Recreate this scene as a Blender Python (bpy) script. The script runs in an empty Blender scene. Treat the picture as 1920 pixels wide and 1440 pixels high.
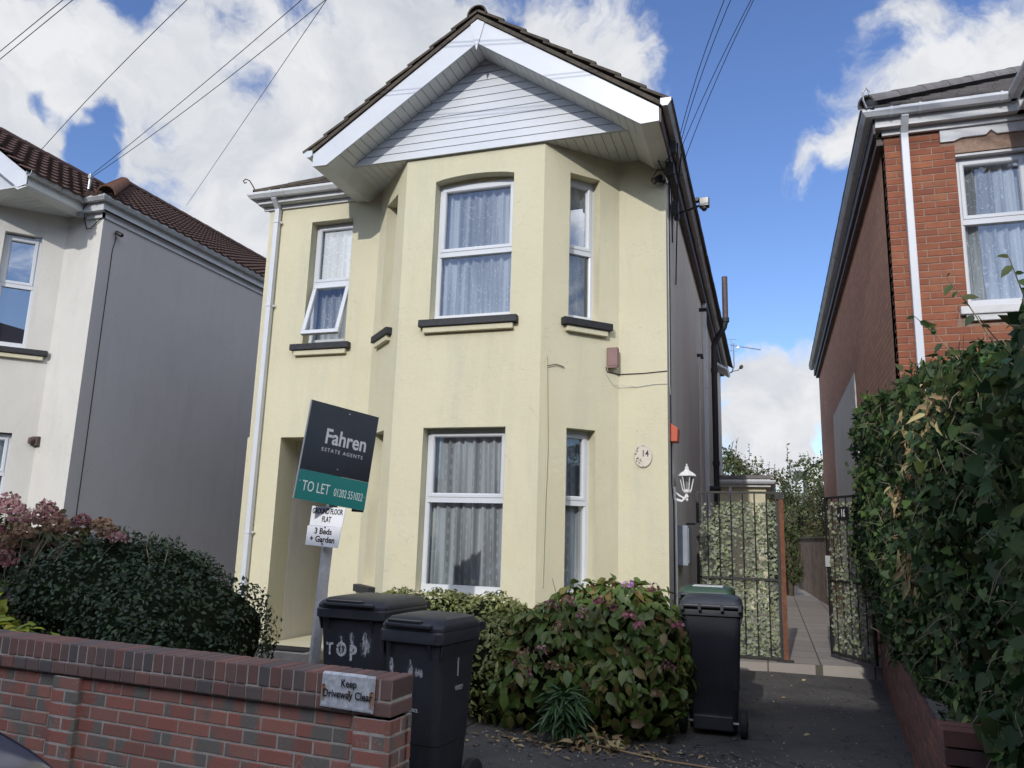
import bpy, bmesh, math, random
import numpy as np
from mathutils import Vector, Matrix, noise
R = math.radians
random.seed(7); rng = np.random.default_rng(7)
sc = bpy.context.scene
COL = sc.collection
# ------------------------------------------------------------------ camera
cd = bpy.data.cameras.new('camera'); cam = bpy.data.objects.new('camera', cd); COL.objects.link(cam)
cd.sensor_width = 36.0; cd.lens = 27.225; cd.clip_end = 2000; cd.clip_start = 0.05
X = Vector((0.94927, 0.31308, 0.02933)); UP = Vector((0.03297, -0.19186, 0.98087)); BK = Vector((0.31272, -0.93015, -0.19245))
m = Matrix((X, UP, BK)).transposed().to_4x4(); m.translation = Vector((0, 0, 1.5))
cam.matrix_world = m
sc.camera = cam
# ------------------------------------------------------------------ light
SUN_EL, SUN_AZ = 26.0, 3.0      # azimuth: degrees left of straight behind the camera (towards -x from -y)
w = bpy.data.worlds.new('World'); sc.world = w; w.use_nodes = True
nt = w.node_tree; nt.nodes.clear()
def N(t, typ, **k):
    n = t.nodes.new(typ)
    for a, b in k.items():
        if a.startswith('i_'):
            n.inputs[int(a[2:])].default_value = b
        else: setattr(n, a, b)
    return n
out = N(nt, 'ShaderNodeOutputWorld')
sky = N(nt, 'ShaderNodeTexSky', sky_type='NISHITA', sun_disc=False)
sky.sun_elevation = R(SUN_EL); sky.sun_rotation = R(180 + SUN_AZ); sky.altitude = 50; sky.air_density = 1.0; sky.dust_density = 0.25; sky.ozone_density = 3.5
bg1 = N(nt, 'ShaderNodeBackground'); bg1.inputs[1].default_value = 0.15
hs = N(nt, 'ShaderNodeHueSaturation'); hs.inputs['Saturation'].default_value = 1.08; hs.inputs['Hue'].default_value = .512; nt.links.new(sky.outputs[0], hs.inputs['Color']); nt.links.new(hs.outputs[0], bg1.inputs[0])
tc = N(nt, 'ShaderNodeTexCoord')
BL = [(-0.706, 0.542, 0.455, 0.1033, 1), (-0.73, 0.552, 0.403, 0.0758, 1), (-0.608, 0.611, 0.507, 0.1171, 1), (-0.589, 0.677, 0.442, 0.1309, 1), (-0.489, 0.713, 0.502, 0.1791, 1), (-0.395, 0.744, 0.539, 0.1653, 1), (-0.266, 0.797, 0.543, 0.1309, 1), (-0.178, 0.811, 0.557, 0.093, 1), (-0.585, 0.722, 0.369, 0.1033, 1), (-0.755, 0.55, 0.357, 0.0826, 0.8), (-0.695, 0.603, 0.391, 0.040, -.8), (-0.701, 0.498, 0.511, 0.0344, -0.8), (-0.596, 0.582, 0.553, 0.0482, -0.5), (-0.285, 0.749, 0.599, 0.0344, -0.6), (-0.71, 0.564, 0.422, 0.031, -0.5), (-0.675, 0.605, 0.423, 0.0275, -0.5), (-0.712, 0.505, 0.487, 0.0207, -0.4), (0.186, 0.864, 0.468, 0.0826, 1), (0.246, 0.839, 0.486, 0.0826, 1), (0.135, 0.886, 0.443, 0.0517, 1), (0.096, 0.896, 0.434, 0.0344, 0.8), (0.056, 0.903, 0.426, 0.0289, 0.55), (0.175, 0.818, 0.547, 0.0517, 0.8), (0.23, 0.871, 0.434, 0.0758, 1), (0.257, 0.819, 0.513, 0.062, 1), (0.033, 0.971, 0.238, 0.0344, 1), (0.056, 0.976, 0.209, 0.0482, 1), (-0.009, 0.983, 0.186, 0.0689, 1), (0.049, 0.985, 0.165, 0.0482, 0.9), (-0.026, 0.991, 0.134, 0.062, 0.9), (0.023, 0.994, 0.108, 0.062, 0.8), (-0.036, 0.978, 0.206, 0.0344, 0.8), (0.098, 0.967, 0.237, 0.062, 1), (0.043, 0.98, 0.193, 0.0124, -0.6), (0.05, 0.991, 0.12, 0.0241, -0.5)]
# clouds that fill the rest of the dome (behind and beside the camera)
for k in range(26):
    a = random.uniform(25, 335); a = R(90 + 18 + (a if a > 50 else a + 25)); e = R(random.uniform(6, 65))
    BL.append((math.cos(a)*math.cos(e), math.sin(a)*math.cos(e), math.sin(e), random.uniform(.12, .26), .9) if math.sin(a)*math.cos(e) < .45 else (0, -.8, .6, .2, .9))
def VM(op, a, b=None):
    n = N(nt, 'ShaderNodeVectorMath', operation=op); nt.links.new(a, n.inputs[0])
    if b is not None: n.inputs[1].default_value = b
    return n
def MA(op, a, b=None, c=None, clamp=False):
    n = N(nt, 'ShaderNodeMath', operation=op); n.use_clamp = clamp
    for i, v in enumerate((a, b, c)):
        if v is None: continue
        if isinstance(v, (int, float)): n.inputs[i].default_value = v
        else: nt.links.new(v, n.inputs[i])
    return n.outputs[0]
wn0 = N(nt, 'ShaderNodeTexNoise'); wn0.inputs['Scale'].default_value = 5.5; wn0.inputs['Detail'].default_value = 5; nt.links.new(tc.outputs['Generated'], wn0.inputs['Vector'])
wsub = VM('SUBTRACT', wn0.outputs['Color'], (.5, .5, .5)); wsc = N(nt, 'ShaderNodeVectorMath', operation='SCALE'); wsc.inputs['Scale'].default_value = .20; nt.links.new(wsub.outputs[0], wsc.inputs[0])
wadd = N(nt, 'ShaderNodeVectorMath', operation='ADD'); nt.links.new(tc.outputs['Generated'], wadd.inputs[0]); nt.links.new(wsc.outputs[0], wadd.inputs[1])
gen = wadd.outputs[0]
def fbm(scale, det, rough=.55, dist=0.0):
    n = N(nt, 'ShaderNodeTexNoise'); n.inputs['Scale'].default_value = scale; n.inputs['Detail'].default_value = det
    n.inputs['Roughness'].default_value = rough; n.inputs['Distortion'].default_value = dist
    nt.links.new(gen, n.inputs['Vector']); return n.outputs['Fac']
pos = None; neg = None
for bi, (x, y, z, r, wt) in enumerate(BL):
    if 17 <= bi <= 32: r *= 1.28
    dist = VM('DISTANCE', gen, (x, y, z)).outputs['Value']
    v = MA('MULTIPLY_ADD', dist, -1.0/r, 1.0)       # 1 at centre, 0 at the rim
    if wt > 0:
        v = MA('MULTIPLY', v, wt) if wt != 1 else v
        pos = v if pos is None else MA('SMOOTH_MAX', pos, v, 0.25)
    else:
        v = MA('MAXIMUM', MA('MULTIPLY', v, -wt*1.75), 0.0)
        neg = v if neg is None else MA('MAXIMUM', neg, v)
n1 = MA('SUBTRACT', fbm(7.0, 9, .62, .25), .5); n2 = MA('SUBTRACT', fbm(24.0, 7, .6, .2), .5)
F = MA('SUBTRACT', pos, neg)
F = MA('ADD', F, MA('MULTIPLY', n1, 1.35)); F = MA('ADD', F, MA('MULTIPLY', n2, .75))
mr = N(nt, 'ShaderNodeMapRange', interpolation_type='SMOOTHSTEP'); nt.links.new(F, mr.inputs[0])
mr.inputs[1].default_value = -.05; mr.inputs[2].default_value = .42
cr = N(nt, 'ShaderNodeValToRGB'); e = cr.color_ramp
e.elements[0].position = .33; e.elements[0].color = (.64, .675, .745, 1); e.elements[1].position = .62; e.elements[1].color = (.93, .945, .97, 1)
g1 = fbm(4.5, 8, .6, .3)
shade = MA('ADD', g1, MA('MULTIPLY', n2, .25))
nt.links.new(shade, cr.inputs[0])
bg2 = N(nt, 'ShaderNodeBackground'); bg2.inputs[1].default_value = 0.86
# sun-side clouds, unseen behind the camera, boosted to add fill light
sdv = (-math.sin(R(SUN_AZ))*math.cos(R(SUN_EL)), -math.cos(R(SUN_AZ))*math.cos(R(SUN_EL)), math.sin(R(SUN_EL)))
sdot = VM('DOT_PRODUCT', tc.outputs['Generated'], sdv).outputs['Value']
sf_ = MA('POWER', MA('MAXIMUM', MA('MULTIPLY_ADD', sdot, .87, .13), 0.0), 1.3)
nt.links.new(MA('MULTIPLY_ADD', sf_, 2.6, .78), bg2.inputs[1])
nt.links.new(cr.outputs[0], bg2.inputs[0])
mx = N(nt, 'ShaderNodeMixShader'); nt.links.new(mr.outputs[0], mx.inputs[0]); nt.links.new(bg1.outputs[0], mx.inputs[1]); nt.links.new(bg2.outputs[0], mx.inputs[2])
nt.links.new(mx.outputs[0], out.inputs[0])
sd = bpy.data.lights.new('sun', 'SUN'); sd.energy = 2.05; sd.angle = R(.6); sd.color = (1, .965, .91)
sun = bpy.data.objects.new('sun', sd); COL.objects.link(sun)
sun.rotation_euler = (R(90 - SUN_EL), 0, -R(SUN_AZ)); sun.location = (0, -20, 12)
vs = sc.view_settings; vs.view_transform = 'Standard'; vs.look = 'None'; vs.exposure = 0.22; vs.gamma = 1.0; vs.use_curve_mapping = False
# ------------------------------------------------------------------ materials
MATS = {}
def newmat(name):
    mt = bpy.data.materials.new(name); mt.use_nodes = True; t = mt.node_tree; t.nodes.clear()
    o = N(t, 'ShaderNodeOutputMaterial'); b = N(t, 'ShaderNodeBsdfPrincipled'); t.links.new(b.outputs[0], o.inputs[0])
    MATS[name] = mt
    return mt, t, b, o
def c4(c): return (c[0], c[1], c[2], 1)
def ramp(t, cols, fac):
    r = N(t, 'ShaderNodeValToRGB'); el = r.color_ramp.elements
    if len(cols) == 1: cols = cols*2
    while len(el) < len(cols): el.new(.5)
    for i, (p, c) in enumerate(cols): el[i].position = p; el[i].color = c4(c)
    t.links.new(fac, r.inputs[0]); return r.outputs[0]
def tnoise(t, scale, det=4, rough=.55, vec=None, dist=0):
    n = N(t, 'ShaderNodeTexNoise'); n.inputs['Scale'].default_value = scale; n.inputs['Detail'].default_value = det; n.inputs['Roughness'].default_value = rough; n.inputs['Distortion'].default_value = dist
    if vec is None: vec = N(t, 'ShaderNodeTexCoord').outputs['Object']
    t.links.new(vec, n.inputs['Vector']); return n.outputs['Fac']
def mixc(t, fac, a, b, mode='MIX'):
    n = N(t, 'ShaderNodeMix', data_type='RGBA', blend_type=mode)
    for i, v in ((0, fac), (6, a), (7, b)):
        if isinstance(v, (int, float)): n.inputs[i].default_value = v
        elif isinstance(v, tuple): n.inputs[i].default_value = c4(v)
        else: t.links.new(v, n.inputs[i])
    return n.outputs[2]
def tm(t, op, a, b=None, c=None, clamp=False):
    n = N(t, 'ShaderNodeMath', operation=op); n.use_clamp = clamp
    for i, v in enumerate((a, b, c)):
        if v is None: continue
        if isinstance(v, (int, float)): n.inputs[i].default_value = v
        else: t.links.new(v, n.inputs[i])
    return n.outputs[0]
def bump(t, b, h, strength, dist=.01):
    n = N(t, 'ShaderNodeBump'); n.inputs['Strength'].default_value = strength; n.inputs['Distance'].default_value = dist
    t.links.new(h, n.inputs['Height']); t.links.new(n.outputs[0], b.inputs['Normal']); return n
def pmat(name, c1, c2=None, scale=3, rough=.7, bscale=0, bstr=.3, bdist=.004, metallic=0, spec=.5, lo=.35, hi=.65, fine=None):
    mt, t, b, o = newmat(name)
    b.inputs['Roughness'].default_value = rough; b.inputs['Metallic'].default_value = metallic; b.inputs['Specular IOR Level'].default_value = spec
    if c2 is None: b.inputs['Base Color'].default_value = c4(c1)
    else:
        col = ramp(t, [(lo, c1), (hi, c2)], tnoise(t, scale, 6, .65))
        if fine: col = mixc(t, tm(t, 'MULTIPLY', tnoise(t, fine[0], 3), fine[1]), col, fine[2])
        t.links.new(col, b.inputs['Base Color'])
    if bscale: bump(t, b, tnoise(t, bscale, 3, .6), bstr, bdist)
    return mt
def islandmat(name, cols, rough=.6, spec=.4, transl=0.0, nz=None, bscale=0, bstr=.3, grey=None):
    """colour chosen per leaf / brick / petal (mesh island)"""
    mt, t, b, o = newmat(name)
    g = N(t, 'ShaderNodeNewGeometry')
    n = len(cols)
    col = ramp(t, [((i + .5)/n, c) for i, c in enumerate(cols)], g.outputs['Random Per Island'])
    if grey:   # part of the brick fired grey
        vv = N(t, 'ShaderNodeVectorMath', operation='SCALE'); t.links.new(N(t, 'ShaderNodeTexCoord').outputs['Object'], vv.inputs[0]); vv.inputs['Scale'].default_value = 1
        mp = N(t, 'ShaderNodeMapping'); mp.inputs['Scale'].default_value = (1, 1, .25); t.links.new(vv.outputs[0], mp.inputs[0])
        addv = N(t, 'ShaderNodeVectorMath', operation='ADD'); t.links.new(mp.outputs[0], addv.inputs[0])
        cmb = N(t, 'ShaderNodeCombineXYZ'); t.links.new(tm(t, 'MULTIPLY', g.outputs['Random Per Island'], 37.0), cmb.inputs[2]); t.links.new(cmb.outputs[0], addv.inputs[1])
        f = tnoise(t, 7.0, 1, .4, addv.outputs[0])
        f2 = N(t, 'ShaderNodeMapRange'); t.links.new(f, f2.inputs[0]); f2.inputs[1].default_value = grey[1] - .03; f2.inputs[2].default_value = grey[1] + .05
        col = mixc(t, f2.outputs[0], col, grey[0])
        dirt = tnoise(t, 2.2, 6, .7); sp = tnoise(t, 55, 3, .6)
        f3 = N(t, 'ShaderNodeMapRange'); t.links.new(tm(t, 'ADD', tm(t, 'MULTIPLY', dirt, .5), tm(t, 'MULTIPLY', sp, .5)), f3.inputs[0]); f3.inputs[1].default_value = .56; f3.inputs[2].default_value = .66
        col = mixc(t, tm(t, 'MULTIPLY', f3.outputs[0], .65), col, (.42, .38, .35))
    if nz: col = mixc(t, tm(t, 'MULTIPLY', tnoise(t, nz[0], 4, .7), nz[1]), col, nz[2])
    t.links.new(col, b.inputs['Base Color']); b.inputs['Roughness'].default_value = rough; b.inputs['Specular IOR Level'].default_value = spec
    if bscale: bump(t, b, tnoise(t, bscale, 3, .65), bstr, .004)
    if transl:
        tr = N(t, 'ShaderNodeBsdfTranslucent'); t.links.new(col, tr.inputs[0]); ms = N(t, 'ShaderNodeMixShader'); ms.inputs[0].default_value = transl
        t.links.new(b.outputs[0], ms.inputs[1]); t.links.new(tr.outputs[0], ms.inputs[2]); t.links.new(ms.outputs[0], o.inputs[0])
    return mt
def wallcoord(t):
    """(horizontal metres, height) whatever way the wall faces"""
    g = N(t, 'ShaderNodeNewGeometry'); sp = N(t, 'ShaderNodeSeparateXYZ'); t.links.new(g.outputs['Position'], sp.inputs[0])
    sn = N(t, 'ShaderNodeSeparateXYZ'); t.links.new(g.outputs['True Normal'], sn.inputs[0])
    f = tm(t, 'GREATER_THAN', tm(t, 'ABSOLUTE', sn.outputs[0]), tm(t, 'ABSOLUTE', sn.outputs[1]))
    u = tm(t, 'ADD', tm(t, 'MULTIPLY', sp.outputs[1], f), tm(t, 'MULTIPLY', sp.outputs[0], tm(t, 'SUBTRACT', 1.0, f)))
    c = N(t, 'ShaderNodeCombineXYZ'); t.links.new(u, c.inputs[0]); t.links.new(sp.outputs[2], c.inputs[1]); return c.outputs[0]
# render (roughcast) walls
def rendermat(name, c1, c2, stain, bs=.55, gr=90, below=None):
    mt, t, b, o = newmat(name)
    big = tnoise(t, .9, 7, .65, dist=.4)
    col = ramp(t, [(.3, c1), (.7, c2)], big)
    mp = N(t, 'ShaderNodeMapping'); mp.inputs['Scale'].default_value = (2.2, 2.2, .35); t.links.new(N(t, 'ShaderNodeTexCoord').outputs['Object'], mp.inputs[0])
    st = N(t, 'ShaderNodeMapRange'); t.links.new(tnoise(t, 1.6, 8, .7, mp.outputs[0]), st.inputs[0]); st.inputs[1].default_value = .5; st.inputs[2].default_value = .78
    col = mixc(t, tm(t, 'MULTIPLY', st.outputs[0], .55), col, stain)
    col = mixc(t, tm(t, 'MULTIPLY', tnoise(t, 130, 2, .6), .16), col, tuple(x*.55 for x in c1))
    ck = tm(t, 'ABSOLUTE', tm(t, 'SUBTRACT', tnoise(t, .8, 5, .6, dist=1.4), .5)); ckm = tm(t, 'MULTIPLY', tm(t, 'LESS_THAN', ck, .0013), tm(t, 'GREATER_THAN', tnoise(t, 1.1, 2), .5))
    col = mixc(t, tm(t, 'MULTIPLY', ckm, .32), col, tuple(x*.5 for x in c1))
    mp2 = N(t, 'ShaderNodeMapping'); mp2.inputs['Scale'].default_value = (16, 16, .5); t.links.new(N(t, 'ShaderNodeTexCoord').outputs['Object'], mp2.inputs[0])
    s2 = N(t, 'ShaderNodeMapRange'); t.links.new(tnoise(t, 1, 4, .6, mp2.outputs[0]), s2.inputs[0]); s2.inputs[1].default_value = .55; s2.inputs[2].default_value = .75
    gz = N(t, 'ShaderNodeSeparateXYZ'); t.links.new(N(t, 'ShaderNodeNewGeometry').outputs['Position'], gz.inputs[0])
    zr = N(t, 'ShaderNodeMapRange'); t.links.new(gz.outputs[2], zr.inputs[0]); zr.inputs[1].default_value = 2.9; zr.inputs[2].default_value = 3.7; zc = tm(t, 'MULTIPLY', zr.outputs[0], tm(t, 'LESS_THAN', gz.outputs[2], 3.8))
    col = mixc(t, tm(t, 'MULTIPLY', tm(t, 'MULTIPLY', s2.outputs[0], zc), .28), col, stain)
    t.links.new(col, b.inputs['Base Color']); b.inputs['Roughness'].default_value = .92; b.inputs['Specular IOR Level'].default_value = .15
    h = tm(t, 'ADD', tnoise(t, gr, 4, .65), tm(t, 'MULTIPLY', tnoise(t, gr*.16, 3, .5), .8))
    bump(t, b, h, bs, .009); return mt
rendermat('cream_render', (.635, .59, .415), (.68, .635, .46), (.49, .50, .40))
rendermat('side_render', (.66, .63, .56), (.72, .69, .62), (.40, .39, .35))
rendermat('neighbour_render', (.60, .58, .53), (.68, .66, .61), (.50, .48, .45), .3, 60)
rendermat('grey_paint', (.485, .465, .455), (.525, .505, .495), (.41, .395, .385), .15, 50)
pmat('upvc', (.57, .595, .635), (.62, .64, .67), 2, .35, spec=.5)
pmat('upvc_dirty', (.55, .56, .56), (.66, .67, .68), 3, .45, fine=(30, .25, (.35, .34, .3)))
pmat('soffit_white', (.60, .61, .59), (.68, .69, .67), 4, .5)
pmat('gutter_grey', (.42, .43, .45), (.60, .61, .62), 6, .5, fine=(40, .4, (.2, .2, .19)))
pmat('dark_gap', (.03, .03, .03))
pmat('black_paint', (.010, .011, .015), (.024, .024, .028), 20, .6, 60, .5, .006)
pmat('black_iron', (.012, .012, .013), (.03, .028, .026), 20, .5, 80, .3, .002)
pmat('brown_pipe', (.055, .035, .03), (.11, .075, .065), 8, .55)
pmat('rust', (.12, .05, .028), (.23, .09, .045), 12, .85, 60, .5, .003)
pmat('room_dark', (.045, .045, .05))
pmat('mortar', (.40, .37, .33), (.56, .52, .46), 14, .95, 90, .6, .006)
pmat('mortar_brown', (.24, .15, .11), (.34, .24, .18), 14, .95, 90, .6, .006)
pmat('mortar_dark', (.12, .11, .10), (.24, .22, .2), 14, .95, 90, .6, .006)
pmat('brass', (.5, .4, .2), rough=.4, metallic=1)
pmat('wood_fence', (.10, .07, .055), (.19, .14, .11), 4, .9, 30, .4, .006)
pmat('trunk_bark', (.07, .055, .04), (.13, .10, .075), 8, .9, 30, .6, .01)
pmat('twig', (.16, .12, .08), (.34, .28, .19), 12, .85)
pmat('asphalt_soil', (.05, .04, .032), (.11, .09, .07), 12, .95, 40, .9, .02)
pmat('red_plastic', (.42, .06, .02), (.5, .085, .03), 5, .5)
pmat('maroon_plastic', (.16, .075, .07), (.2, .1, .09), 5, .45)
pmat('lamp_white', (.8, .8, .8), rough=.35)
pmat('meter_grey', (.22, .25, .30), (.28, .31, .36), 3, .5)
pmat('ceramic', (.55, .48, .40), (.64, .57, .48), 30, .45)
pmat('ink_black', (.012, .012, .014), rough=.5)
pmat('ink_grey', (.42, .42, .45), rough=.5)
pmat('ink_pale', (.50, .56, .56), rough=.5)
pmat('board_black', (.010, .011, .016), (.016, .017, .022), 2, .22)
pmat('board_teal', (.012, .13, .125), (.016, .15, .14), 2, .3)
pmat('sign_white', (.78, .79, .83), (.84, .85, .88), 2, .4)
pmat('timber_white', (.55, .56, .58), (.72, .73, .75), 14, .6, fine=(60, .3, (.25, .22, .2)))
pmat('leaf_tan', (.35, .22, .11), (.5, .34, .18), 9, .8)
pmat('car_paint', (.006, .012, .05), (.008, .015, .06), 2, .12, spec=.8)
pmat('car_glass', (.01, .012, .015), rough=.05, spec=.8)
pmat('tyre', (.018, .018, .019), (.03, .03, .03), 30, .85, 60, .3, .002)
pmat('alloy', (.45, .46, .48), rough=.35, metallic=.9)
pmat('lamp_glass', (.6, .62, .65), rough=.1)
pmat('cable_black', (.02, .02, .022), rough=.5)
pmat('cable_white', (.5, .5, .48), rough=.5)
pmat('galv', (.35, .36, .37), rough=.45, metallic=.7)
pmat('green_lid', (.025, .06, .035), (.04, .08, .05), 5, .45)
pmat('slate', (.13, .12, .12), (.2, .185, .18), 6, .7)
def bin_mat():
    mt, t, b, o = newmat('bin_plastic')
    col = ramp(t, [(.35, (.017, .020, .028)), (.7, (.032, .036, .047))], tnoise(t, 5, 6, .7))
    col = mixc(t, tm(t, 'MULTIPLY', tnoise(t, 60, 4, .7), .18), col, (.12, .12, .12))
    mp = N(t, 'ShaderNodeMapping'); mp.inputs['Scale'].default_value = (14, 14, 1.2); t.links.new(N(t, 'ShaderNodeTexCoord').outputs['Object'], mp.inputs[0])
    s = N(t, 'ShaderNodeMapRange'); t.links.new(tnoise(t, 2, 5, .7, mp.outputs[0]), s.inputs[0]); s.inputs[1].default_value = .6; s.inputs[2].default_value = .8
    col = mixc(t, tm(t, 'MULTIPLY', s.outputs[0], .3), col, (.16, .16, .17))
    t.links.new(col, b.inputs['Base Color']); b.inputs['Roughness'].default_value = .48
    bump(t, b, tnoise(t, 220, 2, .5), .15, .001)
bin_mat()
def worn_white():
    mt, t, b, o = newmat('worn_paint')
    b.inputs['Base Color'].default_value = (.62, .64, .66, 1); b.inputs['Roughness'].default_value = .7
    f = N(t, 'ShaderNodeMapRange'); t.links.new(tnoise(t, 45, 5, .75), f.inputs[0]); f.inputs[1].default_value = .36; f.inputs[2].default_value = .50
    t.links.new(f.outputs[0], b.inputs['Alpha'])
    mt, t, b, o = newmat('paint_smear')
    b.inputs['Base Color'].default_value = (.60, .62, .64, 1); b.inputs['Roughness'].default_value = .7
    tcn = N(t, 'ShaderNodeTexCoord'); uv = N(t, 'ShaderNodeSeparateXYZ'); t.links.new(tcn.outputs['UV'], uv.inputs[0])
    mp = N(t, 'ShaderNodeMapping'); mp.inputs['Scale'].default_value = (60, 60, 22); t.links.new(tcn.outputs['Object'], mp.inputs[0])
    nn = tnoise(t, 1, 6, .75, mp.outputs[0])
    wx = tm(t, 'SUBTRACT', 1.0, tm(t, 'POWER', tm(t, 'ABSOLUTE', tm(t, 'SUBTRACT', tm(t, 'MULTIPLY', uv.outputs[0], 2.0), 1.0)), 1.5))
    wy = tm(t, 'SUBTRACT', 1.0, tm(t, 'POWER', tm(t, 'ABSOLUTE', tm(t, 'SUBTRACT', tm(t, 'MULTIPLY', uv.outputs[1], 2.0), .75)), 2.0))
    a = tm(t, 'MULTIPLY', wx, wy)
    f = N(t, 'ShaderNodeMapRange'); t.links.new(tm(t, 'ADD', nn, tm(t, 'MULTIPLY', a, .42)), f.inputs[0]); f.inputs[1].default_value = .74; f.inputs[2].default_value = .95
    t.links.new(tm(t, 'MULTIPLY', f.outputs[0], .9), b.inputs['Alpha'])
worn_white()
def sign_rusty():
    mt, t, b, o = newmat('weathered_sign')
    n = tnoise(t, 30, 6, .75)
    col = ramp(t, [(.38, (.42, .44, .47)), (.6, (.66, .68, .70))], n)
    f = N(t, 'ShaderNodeMapRange'); t.links.new(tnoise(t, 75, 4, .8), f.inputs[0]); f.inputs[1].default_value = .62; f.inputs[2].default_value = .7
    col = mixc(t, tm(t, 'MULTIPLY', f.outputs[0], .8), col, (.16, .15, .14))
    t.links.new(col, b.inputs['Base Color']); b.inputs['Roughness'].default_value = .5
    mt, t, b, o = newmat('rust_run'); b.inputs['Base Color'].default_value = (.42, .17, .03, 1); b.inputs['Roughness'].default_value = .8
    uv = N(t, 'ShaderNodeSeparateXYZ'); tcn = N(t, 'ShaderNodeTexCoord'); t.links.new(tcn.outputs['UV'], uv.inputs[0])
    wx = tm(t, 'SUBTRACT', 1.0, tm(t, 'ABSOLUTE', tm(t, 'SUBTRACT', tm(t, 'MULTIPLY', uv.outputs[0], 2.0), 1.0)))
    a = tm(t, 'MULTIPLY', wx, uv.outputs[1]); t.links.new(tm(t, 'MULTIPLY', tm(t, 'ADD', a, tm(t, 'MULTIPLY', tnoise(t, 60, 4, .7), .5)), 1.2, clamp=True), b.inputs['Alpha'])
sign_rusty()
# glass: reflects a little, otherwise clear
def glass():
    mt, t, b, o = newmat('glass'); t.nodes.remove(b)
    fr = N(t, 'ShaderNodeFresnel'); fr.inputs[0].default_value = 1.5
    fac = tm(t, 'ADD', tm(t, 'MULTIPLY', fr.outputs[0], 2.0), .08, clamp=True)
    tr = N(t, 'ShaderNodeBsdfTransparent'); tr.inputs[0].default_value = (.93, .95, .96, 1)
    gl = N(t, 'ShaderNodeBsdfGlossy'); gl.inputs['Roughness'].default_value = .01; gl.inputs[0].default_value = (.95, .97, 1, 1)
    bp = N(t, 'ShaderNodeBump'); bp.inputs['Strength'].default_value = .05; bp.inputs['Distance'].default_value = .02; t.links.new(tnoise(t, 2.2, 1), bp.inputs['Height']); t.links.new(bp.outputs[0], gl.inputs['Normal'])
    ms = N(t, 'ShaderNodeMixShader'); t.links.new(fac, ms.inputs[0]); t.links.new(tr.outputs[0], ms.inputs[1]); t.links.new(gl.outputs[0], ms.inputs[2]); t.links.new(ms.outputs[0], o.inputs[0])
    mt, t, b, o = newmat('tinted_glass'); t.nodes.remove(b)
    df = N(t, 'ShaderNodeBsdfDiffuse'); df.inputs[0].default_value = (.03, .035, .05, 1)
    gl = N(t, 'ShaderNodeBsdfGlossy'); gl.inputs['Roughness'].default_value = .01
    ms = N(t, 'ShaderNodeMixShader'); ms.inputs[0].default_value = .42; t.links.new(df.outputs[0], ms.inputs[1]); t.links.new(gl.outputs[0], ms.inputs[2]); t.links.new(ms.outputs[0], o.inputs[0])
glass()
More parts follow.
